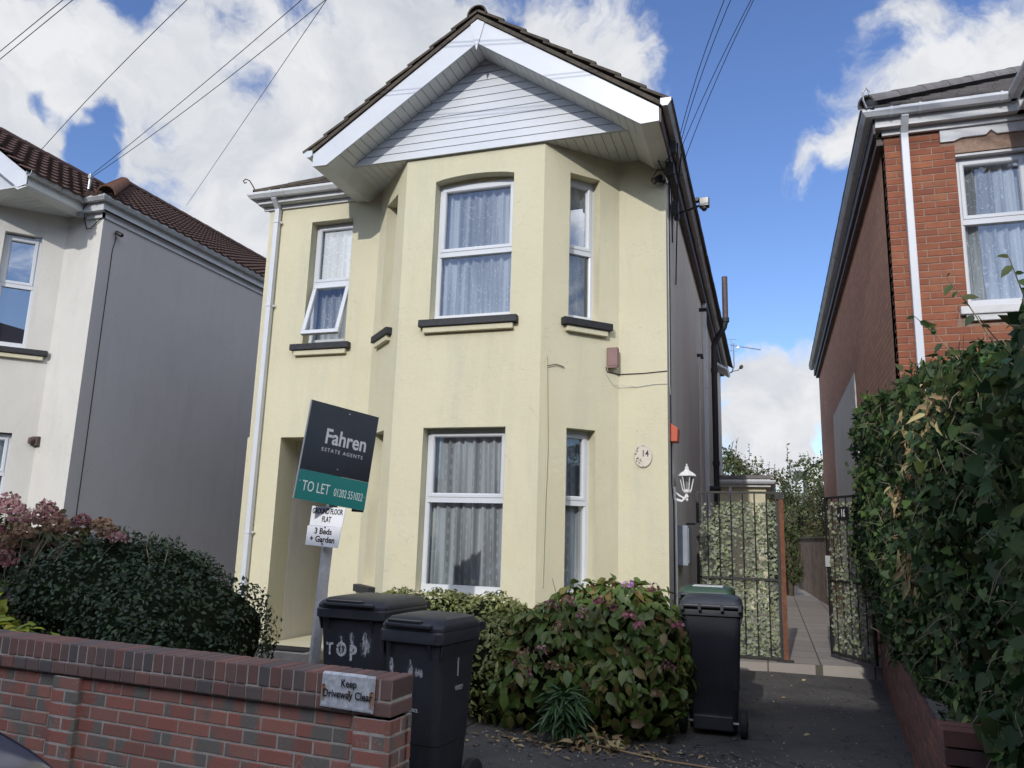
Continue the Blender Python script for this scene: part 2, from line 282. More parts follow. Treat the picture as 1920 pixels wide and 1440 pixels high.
def curtain(name, kind, base):
    mt, t, b, o = newmat(name); t.nodes.remove(b)
    tcn = N(t, 'ShaderNodeTexCoord'); uv = N(t, 'ShaderNodeSeparateXYZ'); t.links.new(tcn.outputs['UV'], uv.inputs[0])
    u, v = uv.outputs[0], uv.outputs[1]
    if kind == 'dots':
        # woven dashes in staggered columns
        cu = tm(t, 'MULTIPLY', u, 11.0); ci = tm(t, 'FLOOR', cu); fu = tm(t, 'SUBTRACT', cu, ci)
        vv = tm(t, 'ADD', tm(t, 'MULTIPLY', v, 8.5), tm(t, 'MULTIPLY', ci, .5)); fv = tm(t, 'FRACT', vv)
        inu = tm(t, 'LESS_THAN', tm(t, 'ABSOLUTE', tm(t, 'SUBTRACT', fu, .5)), .09)
        inv = tm(t, 'LESS_THAN', tm(t, 'ABSOLUTE', tm(t, 'SUBTRACT', fv, .5)), .2)
        sub = tm(t, 'LESS_THAN', tm(t, 'FRACT', tm(t, 'MULTIPLY', fv, 8.0)), .7)
        pat = tm(t, 'MULTIPLY', tm(t, 'MULTIPLY', inu, inv), sub)
    else:
        # scrolling embroidery
        mp = N(t, 'ShaderNodeMapping'); mp.inputs['Scale'].default_value = (11, 7.5, 1); t.links.new(tcn.outputs['UV'], mp.inputs[0])
        vo = N(t, 'ShaderNodeTexVoronoi', feature='F1'); vo.inputs['Scale'].default_value = 1; vo.inputs['Randomness'].default_value = .55; t.links.new(mp.outputs[0], vo.inputs['Vector'])
        d = tm(t, 'ADD', vo.outputs['Distance'], tm(t, 'MULTIPLY', tnoise(t, 2.5, 2, .5, mp.outputs[0]), .55))
        rr = tm(t, 'ABSOLUTE', tm(t, 'SUBTRACT', tm(t, 'FRACT', tm(t, 'MULTIPLY', d, 2.6)), .5))
        thin = tm(t, 'LESS_THAN', rr, .07)
        gate = tm(t, 'GREATER_THAN', tnoise(t, 2.3, 2, .5, mp.outputs[0]), .50)
        pat = tm(t, 'MULTIPLY', thin, gate)
    mpw = N(t, 'ShaderNodeMapping'); mpw.inputs['Scale'].default_value = (9, .5, 1); t.links.new(tcn.outputs['UV'], mpw.inputs[0])
    wv = N(t, 'ShaderNodeMapRange'); t.links.new(tnoise(t, 1, 2, .5, mpw.outputs[0]), wv.inputs[0]); wv.inputs[1].default_value = .40; wv.inputs[2].default_value = .60
    weave = tm(t, 'MULTIPLY', tm(t, 'SUBTRACT', wv.outputs[0], .5), .42)
    al = tm(t, 'ADD', tm(t, 'ADD', base, weave), tm(t, 'MULTIPLY', pat, .38), clamp=True)
    df = N(t, 'ShaderNodeBsdfDiffuse'); df.inputs[0].default_value = (.74, .79, .83, 1)
    tl = N(t, 'ShaderNodeBsdfTranslucent'); tl.inputs[0].default_value = (.7, .72, .74, 1)
    m1 = N(t, 'ShaderNodeMixShader'); m1.inputs[0].default_value = .25; t.links.new(df.outputs[0], m1.inputs[1]); t.links.new(tl.outputs[0], m1.inputs[2])
    tr = N(t, 'ShaderNodeBsdfTransparent'); m2 = N(t, 'ShaderNodeMixShader'); t.links.new(al, m2.inputs[0]); t.links.new(tr.outputs[0], m2.inputs[1]); t.links.new(m1.outputs[0], m2.inputs[2])
    t.links.new(m2.outputs[0], o.inputs[0])
curtain('voile', 'dots', .72); curtain('lace', 'lace', .66)
# bricks
islandmat('old_brick', [(.43, .17, .13), (.36, .145, .11), (.46, .205, .155), (.31, .14, .11), (.40, .195, .15)], .85, .2, nz=(40, .25, (.1, .08, .08)), bscale=70, bstr=.5, grey=((.215, .195, .17), .55))
islandmat('coping_brick', [(.25, .12, .10), (.15, .125, .115), (.27, .135, .11), (.13, .12, .115), (.22, .105, .09), (.19, .12, .105), (.12, .112, .11)], .8, .25, nz=(35, .35, (.16, .12, .115)), bscale=80, bstr=.6)
islandmat('red_brick', [(.42, .145, .07), (.33, .11, .06), (.46, .175, .085), (.37, .135, .07), (.26, .085, .05), (.43, .185, .095)], .85, .2, nz=(4.5, .95, (.15, .06, .045)), bscale=60, bstr=.5)
islandmat('dark_brick', [(.20, .09, .075), (.15, .075, .065), (.23, .105, .085), (.14, .08, .07)], .85, .2, nz=(30, .3, (.06, .05, .045)), bscale=60, bstr=.5)
def brickwall_mat(name, c1, c2, mort, bw=.225, bh=.075):
    mt, t, b, o = newmat(name)
    bt = N(t, 'ShaderNodeTexBrick'); bt.inputs['Scale'].default_value = 1; bt.inputs['Brick Width'].default_value = bw; bt.inputs['Row Height'].default_value = bh; bt.inputs['Mortar Size'].default_value = .006; bt.inputs['Mortar Smooth'].default_value = .2; bt.inputs['Bias'].default_value = -.1
    bt.inputs['Color1'].default_value = c4(c1); bt.inputs['Color2'].default_value = c4(c2); bt.inputs['Mortar'].default_value = c4(mort)
    t.links.new(wallcoord(t), bt.inputs['Vector'])
    col = mixc(t, tm(t, 'MULTIPLY', tnoise(t, 1.5, 6, .7), .55), bt.outputs[0], tuple(x*.55 for x in c1))
    t.links.new(col, b.inputs['Base Color']); b.inputs['Roughness'].default_value = .9
    bump(t, b, tm(t, 'ADD', tm(t, 'MULTIPLY', bt.outputs['Fac'], -1.0), tm(t, 'MULTIPLY', tnoise(t, 60, 3), .3)), .7, .008); return mt
brickwall_mat('side_brick', (.60, .30, .18), (.45, .22, .14), (.19, .15, .12))
brickwall_mat('far_brick', (.30, .11, .07), (.22, .09, .06), (.2, .18, .16))
# tiles
def tilemat(name, c1, c2, c3):
    mt, t, b, o = newmat(name)
    g = N(t, 'ShaderNodeNewGeometry')
    col = ramp(t, [(.3, c1), (.55, c2), (.75, c3)], tnoise(t, 9, 7, .7))
    col = mixc(t, tm(t, 'MULTIPLY', tnoise(t, 45, 4, .7), .35), col, tuple(x*.4 for x in c1))
    t.links.new(col, b.inputs['Base Color']); b.inputs['Roughness'].default_value = .85; b.inputs['Specular IOR Level'].default_value = .25
    bump(t, b, tnoise(t, 60, 4, .7), .6, .006)
tilemat('mossy_tile', (.060, .05, .042), (.11, .09, .07), (.17, .15, .10))
tilemat('brown_tile', (.075, .045, .038), (.11, .066, .055), (.14, .088, .075))
tilemat('clay_ridge', (.17, .08, .05), (.22, .11, .07), (.16, .10, .08))
# ground
def ground_mats():
    mt, t, b, o = newmat('asphalt')
    col = ramp(t, [(.3, (.080, .075, .071)), (.7, (.145, .135, .128))], tnoise(t, 1.3, 7, .7, dist=.5))
    sp = N(t, 'ShaderNodeTexVoronoi', feature='F1'); sp.inputs['Scale'].default_value = 110; t.links.new(N(t, 'ShaderNodeTexCoord').outputs['Object'], sp.inputs[0])
    f = tm(t, 'MULTIPLY', tm(t, 'GREATER_THAN', N_sep(t, sp.outputs['Color']), .86), tm(t, 'LESS_THAN', sp.outputs['Distance'], .35))
    col = mixc(t, tm(t, 'MULTIPLY', f, .5), col, (.32, .30, .28))
    cr2 = N(t, 'ShaderNodeMapRange'); t.links.new(tnoise(t, 4, 8, .8), cr2.inputs[0]); cr2.inputs[1].default_value = .62; cr2.inputs[2].default_value = .72
    col = mixc(t, tm(t, 'MULTIPLY', cr2.outputs[0], .6), col, (.04, .03, .024))
    ck = tm(t, 'ABSOLUTE', tm(t, 'SUBTRACT', tnoise(t, 1.1, 6, .6, dist=1.0), .5)); col = mixc(t, tm(t, 'MULTIPLY', tm(t, 'LESS_THAN', ck, .0035), .75), col, (.02, .018, .016))
    sp2 = N(t, 'ShaderNodeMapRange'); t.links.new(tnoise(t, 190, 2, .6), sp2.inputs[0]); sp2.inputs[1].default_value = .60; sp2.inputs[2].default_value = .72; col = mixc(t, tm(t, 'MULTIPLY', sp2.outputs[0], .55), col, (.30, .28, .26))
    t.links.new(col, b.inputs['Base Color']); b.inputs['Roughness'].default_value = .92; b.inputs['Specular IOR Level'].default_value = .25
    bump(t, b, tm(t, 'ADD', tnoise(t, 130, 3, .7), tm(t, 'MULTIPLY', tnoise(t, 12, 5, .7), .8)), .8, .012)
    mt, t, b, o = newmat('paving')
    g = N(t, 'ShaderNodeNewGeometry'); mp = N(t, 'ShaderNodeMapping'); mp.inputs['Location'].default_value = (.1, -.16, 0); t.links.new(g.outputs['Position'], mp.inputs[0])
    bt = N(t, 'ShaderNodeTexBrick'); bt.offset = 0.0; bt.inputs['Scale'].default_value = 1; bt.inputs['Brick Width'].default_value = .6; bt.inputs['Row Height'].default_value = .6; bt.inputs['Mortar Size'].default_value = .009; bt.inputs['Bias'].default_value = 0
    bt.inputs['Color1'].default_value = (.36, .32, .29, 1); bt.inputs['Color2'].default_value = (.43, .39, .35, 1); bt.inputs['Mortar'].default_value = (.05, .05, .035, 1); t.links.new(mp.outputs[0], bt.inputs[0])
    col = mixc(t, tm(t, 'MULTIPLY', tnoise(t, 3, 8, .75), .7), bt.outputs[0], (.20, .18, .155))
    t.links.new(col, b.inputs['Base Color']); b.inputs['Roughness'].default_value = .9
    bump(t, b, tm(t, 'ADD', tm(t, 'MULTIPLY', bt.outputs['Fac'], -1.0), tm(t, 'MULTIPLY', tnoise(t, 50, 4), .4)), .7, .01)
def N_sep(t, s):
    n = N(t, 'ShaderNodeSeparateColor'); t.links.new(s, n.inputs[0]); return n.outputs[0]
ground_mats()
pmat('earth', (.05, .04, .03), (.10, .08, .055), 6, .95, 30, .8, .02)
pmat('grass_ground', (.05, .07, .025), (.09, .10, .04), 5, .95, 40, .8, .03)
pmat('concrete', (.24, .22, .2), (.36, .33, .3), 5, .9, 60, .5, .006)
# leaves
islandmat('leaf_privet', [(.014, .032, .014), (.020, .042, .018), (.030, .055, .022), (.016, .034, .016), (.045, .070, .028)], .5, .4, .12)
islandmat('leaf_privet_young', [(.035, .075, .022), (.06, .105, .03), (.03, .06, .022)], .4, .5, .2)
islandmat('leaf_hydrangea_left', [(.05, .065, .022), (.075, .06, .028), (.10, .055, .03), (.04, .06, .02), (.06, .035, .022)], .55, .4, .15)
islandmat('leaf_hydrangea', [(.09, .15, .03), (.125, .18, .038), (.07, .125, .027), (.17, .20, .05), (.08, .14, .03), (.15, .08, .04), (.08, .135, .03), (.11, .16, .036), (.10, .15, .035), (.21, .16, .05)], .45, .45, .22)
islandmat('leaf_euonymus', [(.14, .17, .045), (.22, .24, .07), (.28, .28, .10), (.11, .14, .035), (.18, .20, .06)], .38, .5, .22)
islandmat('leaf_yellow', [(.34, .36, .03), (.24, .30, .035), (.14, .22, .03), (.42, .40, .05)], .45, .4, .25)
islandmat('leaf_bindweed', [(.028, .065, .020), (.04, .088, .026), (.055, .10, .03), (.022, .05, .02), (.045, .075, .028), (.10, .14, .04), (.07, .085, .03)], .6, .3, .22)
islandmat('leaf_rose', [(.075, .15, .03), (.13, .21, .05), (.05, .11, .03)], .45, .5, .25)
islandmat('leaf_tree', [(.05, .075, .025), (.075, .105, .032), (.10, .12, .04), (.04, .06, .022), (.12, .12, .045)], .5, .4, .2)
islandmat('leaf_tree_warm', [(.08, .09, .03), (.11, .10, .035), (.13, .085, .04), (.06, .075, .025)], .5, .4, .2)
islandmat('leaf_screen', [(.33, .35, .27), (.25, .28, .20), (.40, .41, .31), (.20, .25, .14), (.30, .35, .19)], .5, .3, .15)
islandmat('leaf_strap', [(.035, .085, .025), (.05, .11, .03)], .35, .5, .2)
islandmat('leaf_litter', [(.30, .20, .10), (.40, .30, .16), (.22, .13, .07), (.14, .10, .06), (.45, .38, .18)], .8, .2)
islandmat('petal_pink', [(.34, .17, .19), (.26, .11, .13), (.42, .29, .29), (.32, .22, .16)], .7, .2, .25)
islandmat('petal_faded', [(.28, .18, .11), (.20, .12, .075), (.34, .25, .16), (.24, .12, .10)], .8, .2, .2)
islandmat('petal_plum', [(.20, .07, .09), (.24, .12, .11), (.15, .07, .06), (.30, .17, .17)], .7, .2, .2)
islandmat('petal_bright', [(.50, .16, .22), (.55, .28, .32), (.40, .12, .15)], .6, .3, .3)
islandmat('petal_violet', [(.42, .20, .56), (.52, .30, .62)], .6, .3, .3)
islandmat('grit_stone', [(.35, .32, .28), (.22, .20, .18), (.14, .12, .10), (.45, .42, .38)], .9, .2)
islandmat('core_black', [(.012, .016, .009)], .95, .0)  # near-black colour standing in for the shade inside foliage
# ------------------------------------------------------------------ mesh tools
ORG = {}
class MB:
    def __init__(s): s.v = []; s.f = []; s.uv = None; s.sm = False
    def add(s, vs, fs):
        o = len(s.v); s.v += [tuple(p) for p in vs]; s.f += [tuple(i + o for i in f) for f in fs]
    def box(s, a, b):
        x0, y0, z0 = a; x1, y1, z1 = b
        s.add([(x0, y0, z0), (x1, y0, z0), (x1, y1, z0), (x0, y1, z0), (x0, y0, z1), (x1, y0, z1), (x1, y1, z1), (x0, y1, z1)],
              [(0, 3, 2, 1), (4, 5, 6, 7), (0, 1, 5, 4), (1, 2, 6, 5), (2, 3, 7, 6), (3, 0, 4, 7)])
    def obox(s, c, ax, ay, az):     # centre and three half-extent vectors (ax x ay = az handed)
        c = Vector(c); ax, ay, az = Vector(ax), Vector(ay), Vector(az)
        vs = [c + i*ax + j*ay + k*az for k in (-1, 1) for i, j in ((-1, -1), (1, -1), (1, 1), (-1, 1))]
        s.add(vs, [(0, 3, 2, 1), (4, 5, 6, 7), (0, 1, 5, 4), (1, 2, 6, 5), (2, 3, 7, 6), (3, 0, 4, 7)])
    def brick(s, c, u, n, l, h, d, ch=.004):   # centre of outer face, along u, outward n
        c = Vector(c); u = Vector(u)*(l/2); z = Vector((0, 0, h/2)); n = Vector(n)
        ui = u*(1 - 2*ch/l); zi = z*(1 - 2*ch/h)
        q = lambda o, a, b: [o - a - b, o + a - b, o + a + b, o - a + b]
        s.add(q(c, ui, zi) + q(c - n*ch, u, z) + q(c - n*d, u, z),
              [(0, 1, 2, 3)] + [(4 + i, 4 + (i+1) % 4, (i+1) % 4, i) for i in range(4)] + [(8 + i, 8 + (i+1) % 4, 4 + (i+1) % 4, 4 + i) for i in range(4)])
    def tube(s, pts, r, n=8, cap=True):
        pts = [Vector(p) for p in pts]; rs = r if isinstance(r, (list, tuple)) else [r]*len(pts)
        o = len(s.v); pr = None
        for i, p in enumerate(pts):
            d = (pts[min(i+1, len(pts)-1)] - pts[max(i-1, 0)]).normalized()
            a = d.cross(Vector((0, 0, 1))) if pr is None else pr - d*pr.dot(d)
            if a.length < 1e-4: a = d.cross(Vector((1, 0, 0)))
            a.normalize(); pr = a; b = d.cross(a)
            for k in range(n):
                t = 2*math.pi*k/n; s.v.append(tuple(p + (a*math.cos(t) + b*math.sin(t))*rs[i]))
        for i in range(len(pts)-1):
            for k in range(n):
                s.f.append((o+i*n+k, o+i*n+(k+1) % n, o+(i+1)*n+(k+1) % n, o+(i+1)*n+k))
        if cap: s.f.append(tuple(o+k for k in range(n-1, -1, -1))); s.f.append(tuple(o+(len(pts)-1)*n+k for k in range(n)))
    def lathe(s, c, prof, n=16, axis=(0, 0, 1)):
        c = Vector(c); ax = Vector(axis).normalized(); a = ax.orthogonal().normalized(); b = ax.cross(a); o = len(s.v)
        for r, h in prof:
            for k in range(n):
                t = 2*math.pi*k/n; s.v.append(tuple(c + ax*h + (a*math.cos(t) + b*math.sin(t))*r))
        for i in range(len(prof)-1):
            for k in range(n): s.f.append((o+i*n+k, o+i*n+(k+1) % n, o+(i+1)*n+(k+1) % n, o+(i+1)*n+k))
        s.f.append(tuple(o+k for k in range(n-1, -1, -1))); s.f.append(tuple(o+(len(prof)-1)*n+k for k in range(n)))
    def prism(s, poly, d):          # planar polygon (3D points) pushed along vector d
        poly = [Vector(p) for p in poly]; d = Vector(d); n = len(poly)
        s.add(poly + [p + d for p in poly], [tuple(range(n-1, -1, -1)), tuple(range(n, 2*n))] + [(i, (i+1) % n, n+(i+1) % n, n+i) for i in range(n)])
    def quad(s, a, b, c, d): s.add([a, b, c, d], [(0, 1, 2, 3)])
    def sweep(s, path, prof, closed_prof=True):   # path in plan with z, prof = (outward to the right of travel, up)
        path = [Vector(p) for p in path]; n = len(prof); o = len(s.v)
        for i, p in enumerate(path):
            d0 = (path[i] - path[i-1]) if i > 0 else (path[1] - path[0]); d1 = (path[i+1] - path[i]) if i < len(path)-1 else d0
            d0 = Vector((d0.x, d0.y, 0)).normalized(); d1 = Vector((d1.x, d1.y, 0)).normalized()
            n0 = Vector((d0.y, -d0.x, 0)); n1 = Vector((d1.y, -d1.x, 0)); m_ = (n0 + n1).normalized(); k = 1/max(.3, m_.dot(n0))
            for a, h in prof: s.v.append(tuple(p + m_*(a*k) + Vector((0, 0, h))))
        for i in range(len(path)-1):
            for k in range(n if closed_prof else n-1): s.f.append((o+i*n+k, o+i*n+(k+1) % n, o+(i+1)*n+(k+1) % n, o+(i+1)*n+k))
        if closed_prof: s.f.append(tuple(o+k for k in range(n))); s.f.append(tuple(o+(len(path)-1)*n+k for k in range(n-1, -1, -1)))
    def obj(s, name, mat, parent=None, smooth=False, local=False):
        me = bpy.data.meshes.new(name); me.from_pydata(s.v, [], s.f); me.validate()
        if s.uv is not None:
            l = me.uv_layers.new(name='UVMap'); vi = np.empty(len(me.loops), int); me.loops.foreach_get('vertex_index', vi)
            l.data.foreach_set('uv', np.array(s.uv, float)[vi].ravel())
        bm = bmesh.new(); bm.from_mesh(me); bmesh.ops.recalc_face_normals(bm, faces=bm.faces) if s.fixn else None; bm.to_mesh(me); bm.free()
        me.materials.append(MATS[mat])
        if smooth: me.polygons.foreach_set('use_smooth', [True]*len(me.polygons)); 
        o = bpy.data.objects.new(name, me); COL.objects.link(o)
        place(o, parent, local); return o
    fixn = True
def place(o, parent, local=False):
    if parent is not None:
        o.parent = parent
        if not local: o.location = -ORG.get(parent.name, Vector((0, 0, 0)))
    ORG[o.name] = Vector((0, 0, 0))
def autosmooth(o, ang=35):
    me = o.data; me.polygons.foreach_set('use_smooth', [True]*len(me.polygons))
    bm = bmesh.new(); bm.from_mesh(me)
    for e_ in bm.edges:
        if len(e_.link_faces) == 2 and e_.link_faces[0].normal.angle(e_.link_faces[1].normal, 0) > R(ang): e_.smooth = False
    bm.to_mesh(me); bm.free(); return o
def tag(o, label, cat, group=None):
    o['label'] = label; o['category'] = cat
    if group: o['group'] = group
    return o
def thing(name, label, cat, loc=(0, 0, 0), group=None):
    o = bpy.data.objects.new(name, None); COL.objects.link(o); o.location = loc; o.empty_display_size = .2
    ORG[o.name] = Vector(loc); tag(o, label, cat, group); return o
def structure(name, mb, mat):
    o = mb.obj(name, mat); o['kind'] = 'structure'; return o
def bevel(o, w_=.004, seg=1):
    md = o.modifiers.new('bevel', 'BEVEL'); md.width = w_; md.segments = seg; md.limit_method = 'ANGLE'; return o
# text as a mesh on a plane given by origin, right and up vectors
def text(name, body, mat, parent, org, right, up, size, align='LEFT', ext=.0008, sx=1.0, bold=0.0, space=1.0):
    cu = bpy.data.curves.new(name, 'FONT'); cu.body = body; cu.size = 1.0; cu.align_x = align; cu.extrude = ext/size; cu.offset = bold; cu.space_character = space; cu.resolution_u = 3
    tmp = bpy.data.objects.new('tmp_text', cu); COL.objects.link(tmp)
    dg = bpy.context.evaluated_depsgraph_get(); me = bpy.data.meshes.new_from_object(tmp.evaluated_get(dg))
    bpy.data.objects.remove(tmp); bpy.data.curves.remove(cu)
    r = Vector(right); u = Vector(up); n = r.cross(u).normalized(); org = Vector(org)
    for v_ in me.vertices: v_.co = org + r*(v_.co.x*size*sx) + u*(v_.co.y*size) + n*(v_.co.z*size)
    me.materials.clear(); me.materials.append(MATS[mat]); me.name = name
    o = bpy.data.objects.new(name, me); COL.objects.link(o); place(o, parent); return o
# wall panel with openings: P0 base point, u unit along, n outward. openings (u0,u1,z0,z1,arch)
def wall(mb, P0, P1, z0, z1, ops=(), depth=.14, ztop=None):
    P0 = Vector((P0[0], P0[1], 0)); P1 = Vector((P1[0], P1[1], 0)); L = (P1-P0).length; u = (P1-P0)/L; n = Vector((u.y, -u.x, 0))
    pt = lambda a, z, d=0: tuple(P0 + u*a + Vector((0, 0, z)) - n*d)
    us = sorted(set([0, L] + [o[0] for o in ops] + [o[1] for o in ops])); zs = sorted(set([z0, z1] + [o[2] for o in ops] + [o[3] + (o[4] if len(o) > 4 else 0) for o in ops]))
    for i in range(len(us)-1):
        for j in range(len(zs)-1):
            cu_, cz = (us[i]+us[i+1])/2, (zs[j]+zs[j+1])/2
            if any(o[0] < cu_ < o[1] and o[2] < cz < o[3] + (o[4] if len(o) > 4 else 0) for o in ops): continue
            mb.quad(pt(us[i], zs[j]), pt(us[i+1], zs[j]), pt(us[i+1], zs[j+1]), pt(us[i], zs[j+1]))
    for o in ops:
        a, b, c, d = o[:4]; ar = o[4] if len(o) > 4 else 0; dp = o[5] if len(o) > 5 else depth
        mb.quad(pt(a, c), pt(a, d), pt(a, d, dp), pt(a, c, dp)); mb.quad(pt(b, d), pt(b, c), pt(b, c, dp), pt(b, d, dp)); mb.quad(pt(b, c), pt(a, c), pt(a, c, dp), pt(b, c, dp))
        K = 10 if ar else 1
        for k in range(K):
            t0, t1 = k/K, (k+1)/K; h0, h1 = ar*math.sin(math.pi*t0)**.7 if ar else 0, ar*math.sin(math.pi*t1)**.7 if ar else 0
            x0, x1 = a+(b-a)*t0, a+(b-a)*t1
            mb.quad(pt(x0, d+h0), pt(x1, d+h1), pt(x1, d+h1, dp), pt(x0, d+h0, dp))
            if ar: mb.quad(pt(x0, d+h0), pt(x1, d+h1), pt(x1, d+ar), pt(x0, d+ar))
def frame(mb, O, u, n, a, b, c, d, wd, dp, off):
    """rectangular ring: from u=a..b, z=c..d, member width wd, depth dp, outer face at distance off behind O plane"""
    O = Vector(O); u = Vector(u); n = Vector(n); zz = Vector((0, 0, 1))
    def ring(i, o_): return [O + u*(a+i) + zz*(c+i) - n*o_, O + u*(b-i) + zz*(c+i) - n*o_, O + u*(b-i) + zz*(d-i) - n*o_, O + u*(a+i) + zz*(d-i) - n*o_]
    rs = [ring(0, off+dp), ring(0, off), ring(wd*.72, off), ring(wd, off+.012), ring(wd, off+dp)]
    vs = [p for r in rs for p in r]; fs = []
    for k in range(4):
        for i in range(4): fs.append((k*4+i, k*4+(i+1) % 4, (k+1)*4+(i+1) % 4, (k+1)*4+i))
    mb.add(vs, fs)
def cloth(O, u, n, a, b, c, d, off, folds=9, amp=.018, slack=0.0, seed=0):
    mb = MB(); mb.fixn = False; rr = random.Random(seed); nu = folds*10; nz = 14; uv = []
    ph = [rr.uniform(0, 6.28) for _ in range(5)]
    for j in range(nz+1):
        z = c + (d-c)*j/nz; tt = j/nz
        for i in range(nu+1):
            x = a + (b-a)*i/nu; q = i/nu
            y = amp*(math.sin(q*folds*6.28 + ph[0] + .7*math.sin(q*9+ph[1]) + .5*tt) + .5*math.sin(q*folds*11.3+ph[2]+tt))
            s_ = slack*(1-tt)*.5
            p = Vector(O) + Vector(u)*(x + s_*(q-.2)) + Vector((0, 0, z)) - Vector(n)*(off+y); mb.v.append(tuple(p)); uv.append((x*1.35, z))
    for j in range(nz):
        for i in range(nu): k = j*(nu+1)+i; mb.f.append((k, k+1, k+nu+2, k+nu+1))
    mb.uv = uv; return mb
def window(parent, P0, P1, a, b, c, d, mid, cur, off=.135, label=None, sill=True, sillpaint='black_paint', opened=False, ch=.0, fr='upvc', glassmat='glass', folds=9, sout=.08, sl=.1, sr=.1, arch=0):
    """upvc window filling the opening a..b x c..d of the wall P0-P1"""
    P0 = Vector((P0[0], P0[1], 0)); P1 = Vector((P1[0], P1[1], 0)); u = (P1-P0).normalized(); n = Vector((u.y, -u.x, 0)); O = P0
    mb = MB(); W = .055
    frame(mb, O, u, n, a, b, c, d, W, .07, off)
    z = Vector((0, 0, 1)); q = lambda x, zz_, o_: O + u*x + z*zz_ - n*o_
    # cill member and transom
    mb.obox(q((a+b)/2, c+.045, off+.02), u*((b-a)/2-.002), n*.028, z*.043)
    mb.obox(q((a+b)/2, mid, off+.025), u*((b-a)/2-.03), n*.03, z*.032)
    # sash frame of the upper light
    frame(mb, O, u, n, a+W*.8, b-W*.8, mid+.028, d-W*.8, .042, .055, off-.012)
    f = mb.obj('window', fr, parent)
    if label: f['label'] = label
    g = MB(); g.quad(q(a+.05, mid+.03, off+.03), q(b-.05, mid+.03, off+.03), q(b-.05, d-.05, off+.03), q(a+.05, d-.05, off+.03)); g.obj('pane', glassmat, f)
    if not opened:
        g = MB(); g.quad(q(a+.05, c+.07, off+.032), q(b-.05, c+.07, off+.032), q(b-.05, mid-.02, off+.032), q(a+.05, mid-.02, off+.032)); g.obj('pane', glassmat, f)
    if cur:
        cloth(O, u, n, a+.01, b-.01, c-.03, d+.02, off+.10, folds, .020, ch, int(a*100)).obj('curtain', cur, f, smooth=True)
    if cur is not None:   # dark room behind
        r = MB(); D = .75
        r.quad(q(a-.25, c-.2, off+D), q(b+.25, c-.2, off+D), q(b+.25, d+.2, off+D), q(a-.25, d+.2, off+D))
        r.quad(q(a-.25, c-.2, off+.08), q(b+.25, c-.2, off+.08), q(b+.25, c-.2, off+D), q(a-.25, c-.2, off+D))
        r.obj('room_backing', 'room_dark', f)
    if sill:
        s_ = MB(); hw = (b-a)/2 + (sl+sr)/2; cx = (a-sl + b+sr)/2
        s_.obox(q(cx, c-.045, (off-sout)/2), u*hw, n*((off+sout)/2), z*.042)
        so = s_.obj('sill', sillpaint, f); bevel(so, .008, 2)
        s2 = MB(); s2.obox(q(cx, c-.12, -sout*.32), u*(hw-.05), n*(sout*.36), z*.032); bevel(s2.obj('sill_moulding', 'cream_render' if sillpaint == 'black_paint' else sillpaint, so), .006, 2)
    return f
# roof slope made of tile courses. E0 eave start, u along eave, s up slope (unit 3D), n courses, gauge, urange(k)
def tiles(mb, E0, u, s_, ncourse, gauge, urange, prof='flat', th=.022, step=.02, wave=.3, amp=.024):
    E0 = Vector(E0); u = Vector(u).normalized(); s_ = Vector(s_).normalized(); n = u.cross(s_).normalized()
    if n.z < 0: n = -n
    for k in range(ncourse):
        ur = urange(k); a, b = ur[0], ur[1]; a2, b2 = (ur[2], ur[3]) if len(ur) > 2 else (a, b); cq_ = lambda x: min(max(x, a2), b2)
        if b - a < .02: continue
        if prof == 'flat':
            cnt = max(1, int((b-a)/.33)); edges = [a + (b-a)*i/cnt for i in range(cnt+1)]
            for i in range(cnt):
                j = (random.random()-.5)*.006; x0, x1 = edges[i]+.003, edges[i+1]-.003
                lo = E0 + s_*(k*gauge - .03 + j); hi = E0 + s_*(k*gauge + gauge + .015)
                v = [lo+u*x0+n*(step+j), lo+u*x1+n*(step-j), hi+u*cq_(x1)+n*.002, hi+u*cq_(x0)+n*.002, lo+u*x0+n*(step+th), lo+u*x1+n*(step+th), hi+u*cq_(x1)+n*(th), hi+u*cq_(x0)+n*(th)]
                mb.add(v, [(0, 3, 2, 1), (4, 5, 6, 7), (0, 1, 5, 4), (1, 2, 6, 5), (2, 3, 7, 6), (3, 0, 4, 7)])
        else:
            m_ = max(2, int((b-a)/(wave/12))); row = []
            for i in range(m_+1):
                x = a+(b-a)*i/m_; t = (x/wave) % 1.0
                h = amp*(max(0, math.sin(t*2*math.pi))**.8 if t < .5 else -.25*math.sin((t-.5)*2*math.pi)*1.0)
                row.append((x, h))
            o = len(mb.v)
            for x, h in row:
                lo = E0 + s_*(k*gauge-.02) + u*x; hi = E0 + s_*(k*gauge+gauge+.02) + u*cq_(x)
                mb.v += [tuple(lo + n*(h+step-.004)), tuple(lo + n*(h+step+th)), tuple(hi + n*(h+.004))]
            for i in range(m_):
                p = o+i*3; mb.f += [(p, p+3, p+4, p+1), (p+1, p+4, p+5, p+2)]
def halfround(mb, p0, p1, r, seglen=.42, n=10):
    p0, p1 = Vector(p0), Vector(p1); L = (p1-p0).length; d = (p1-p0)/L; side = d.cross(Vector((0, 0, 1))).normalized(); up = side.cross(d).normalized(); k = max(1, int(L/seglen))
    for i in range(k):
        a = p0 + d*(L*i/k); b = p0 + d*(L*(i+1)/k + .02); r0, r1 = r*1.06, r*.98; o = len(mb.v)
        for (c_, rr) in ((a, r0), (b, r1), (b, r1-.018), (a, r0-.018)):
            for j in range(n+1):
                t = math.pi*j/n; mb.v.append(tuple(c_ + side*(math.cos(t)*rr) + up*(math.sin(t)*rr)))
        for q in range(4):
            q2 = (q+1) % 4
            for j in range(n): mb.f.append((o+q*(n+1)+j, o+q*(n+1)+j+1, o+q2*(n+1)+j+1, o+q2*(n+1)+j))
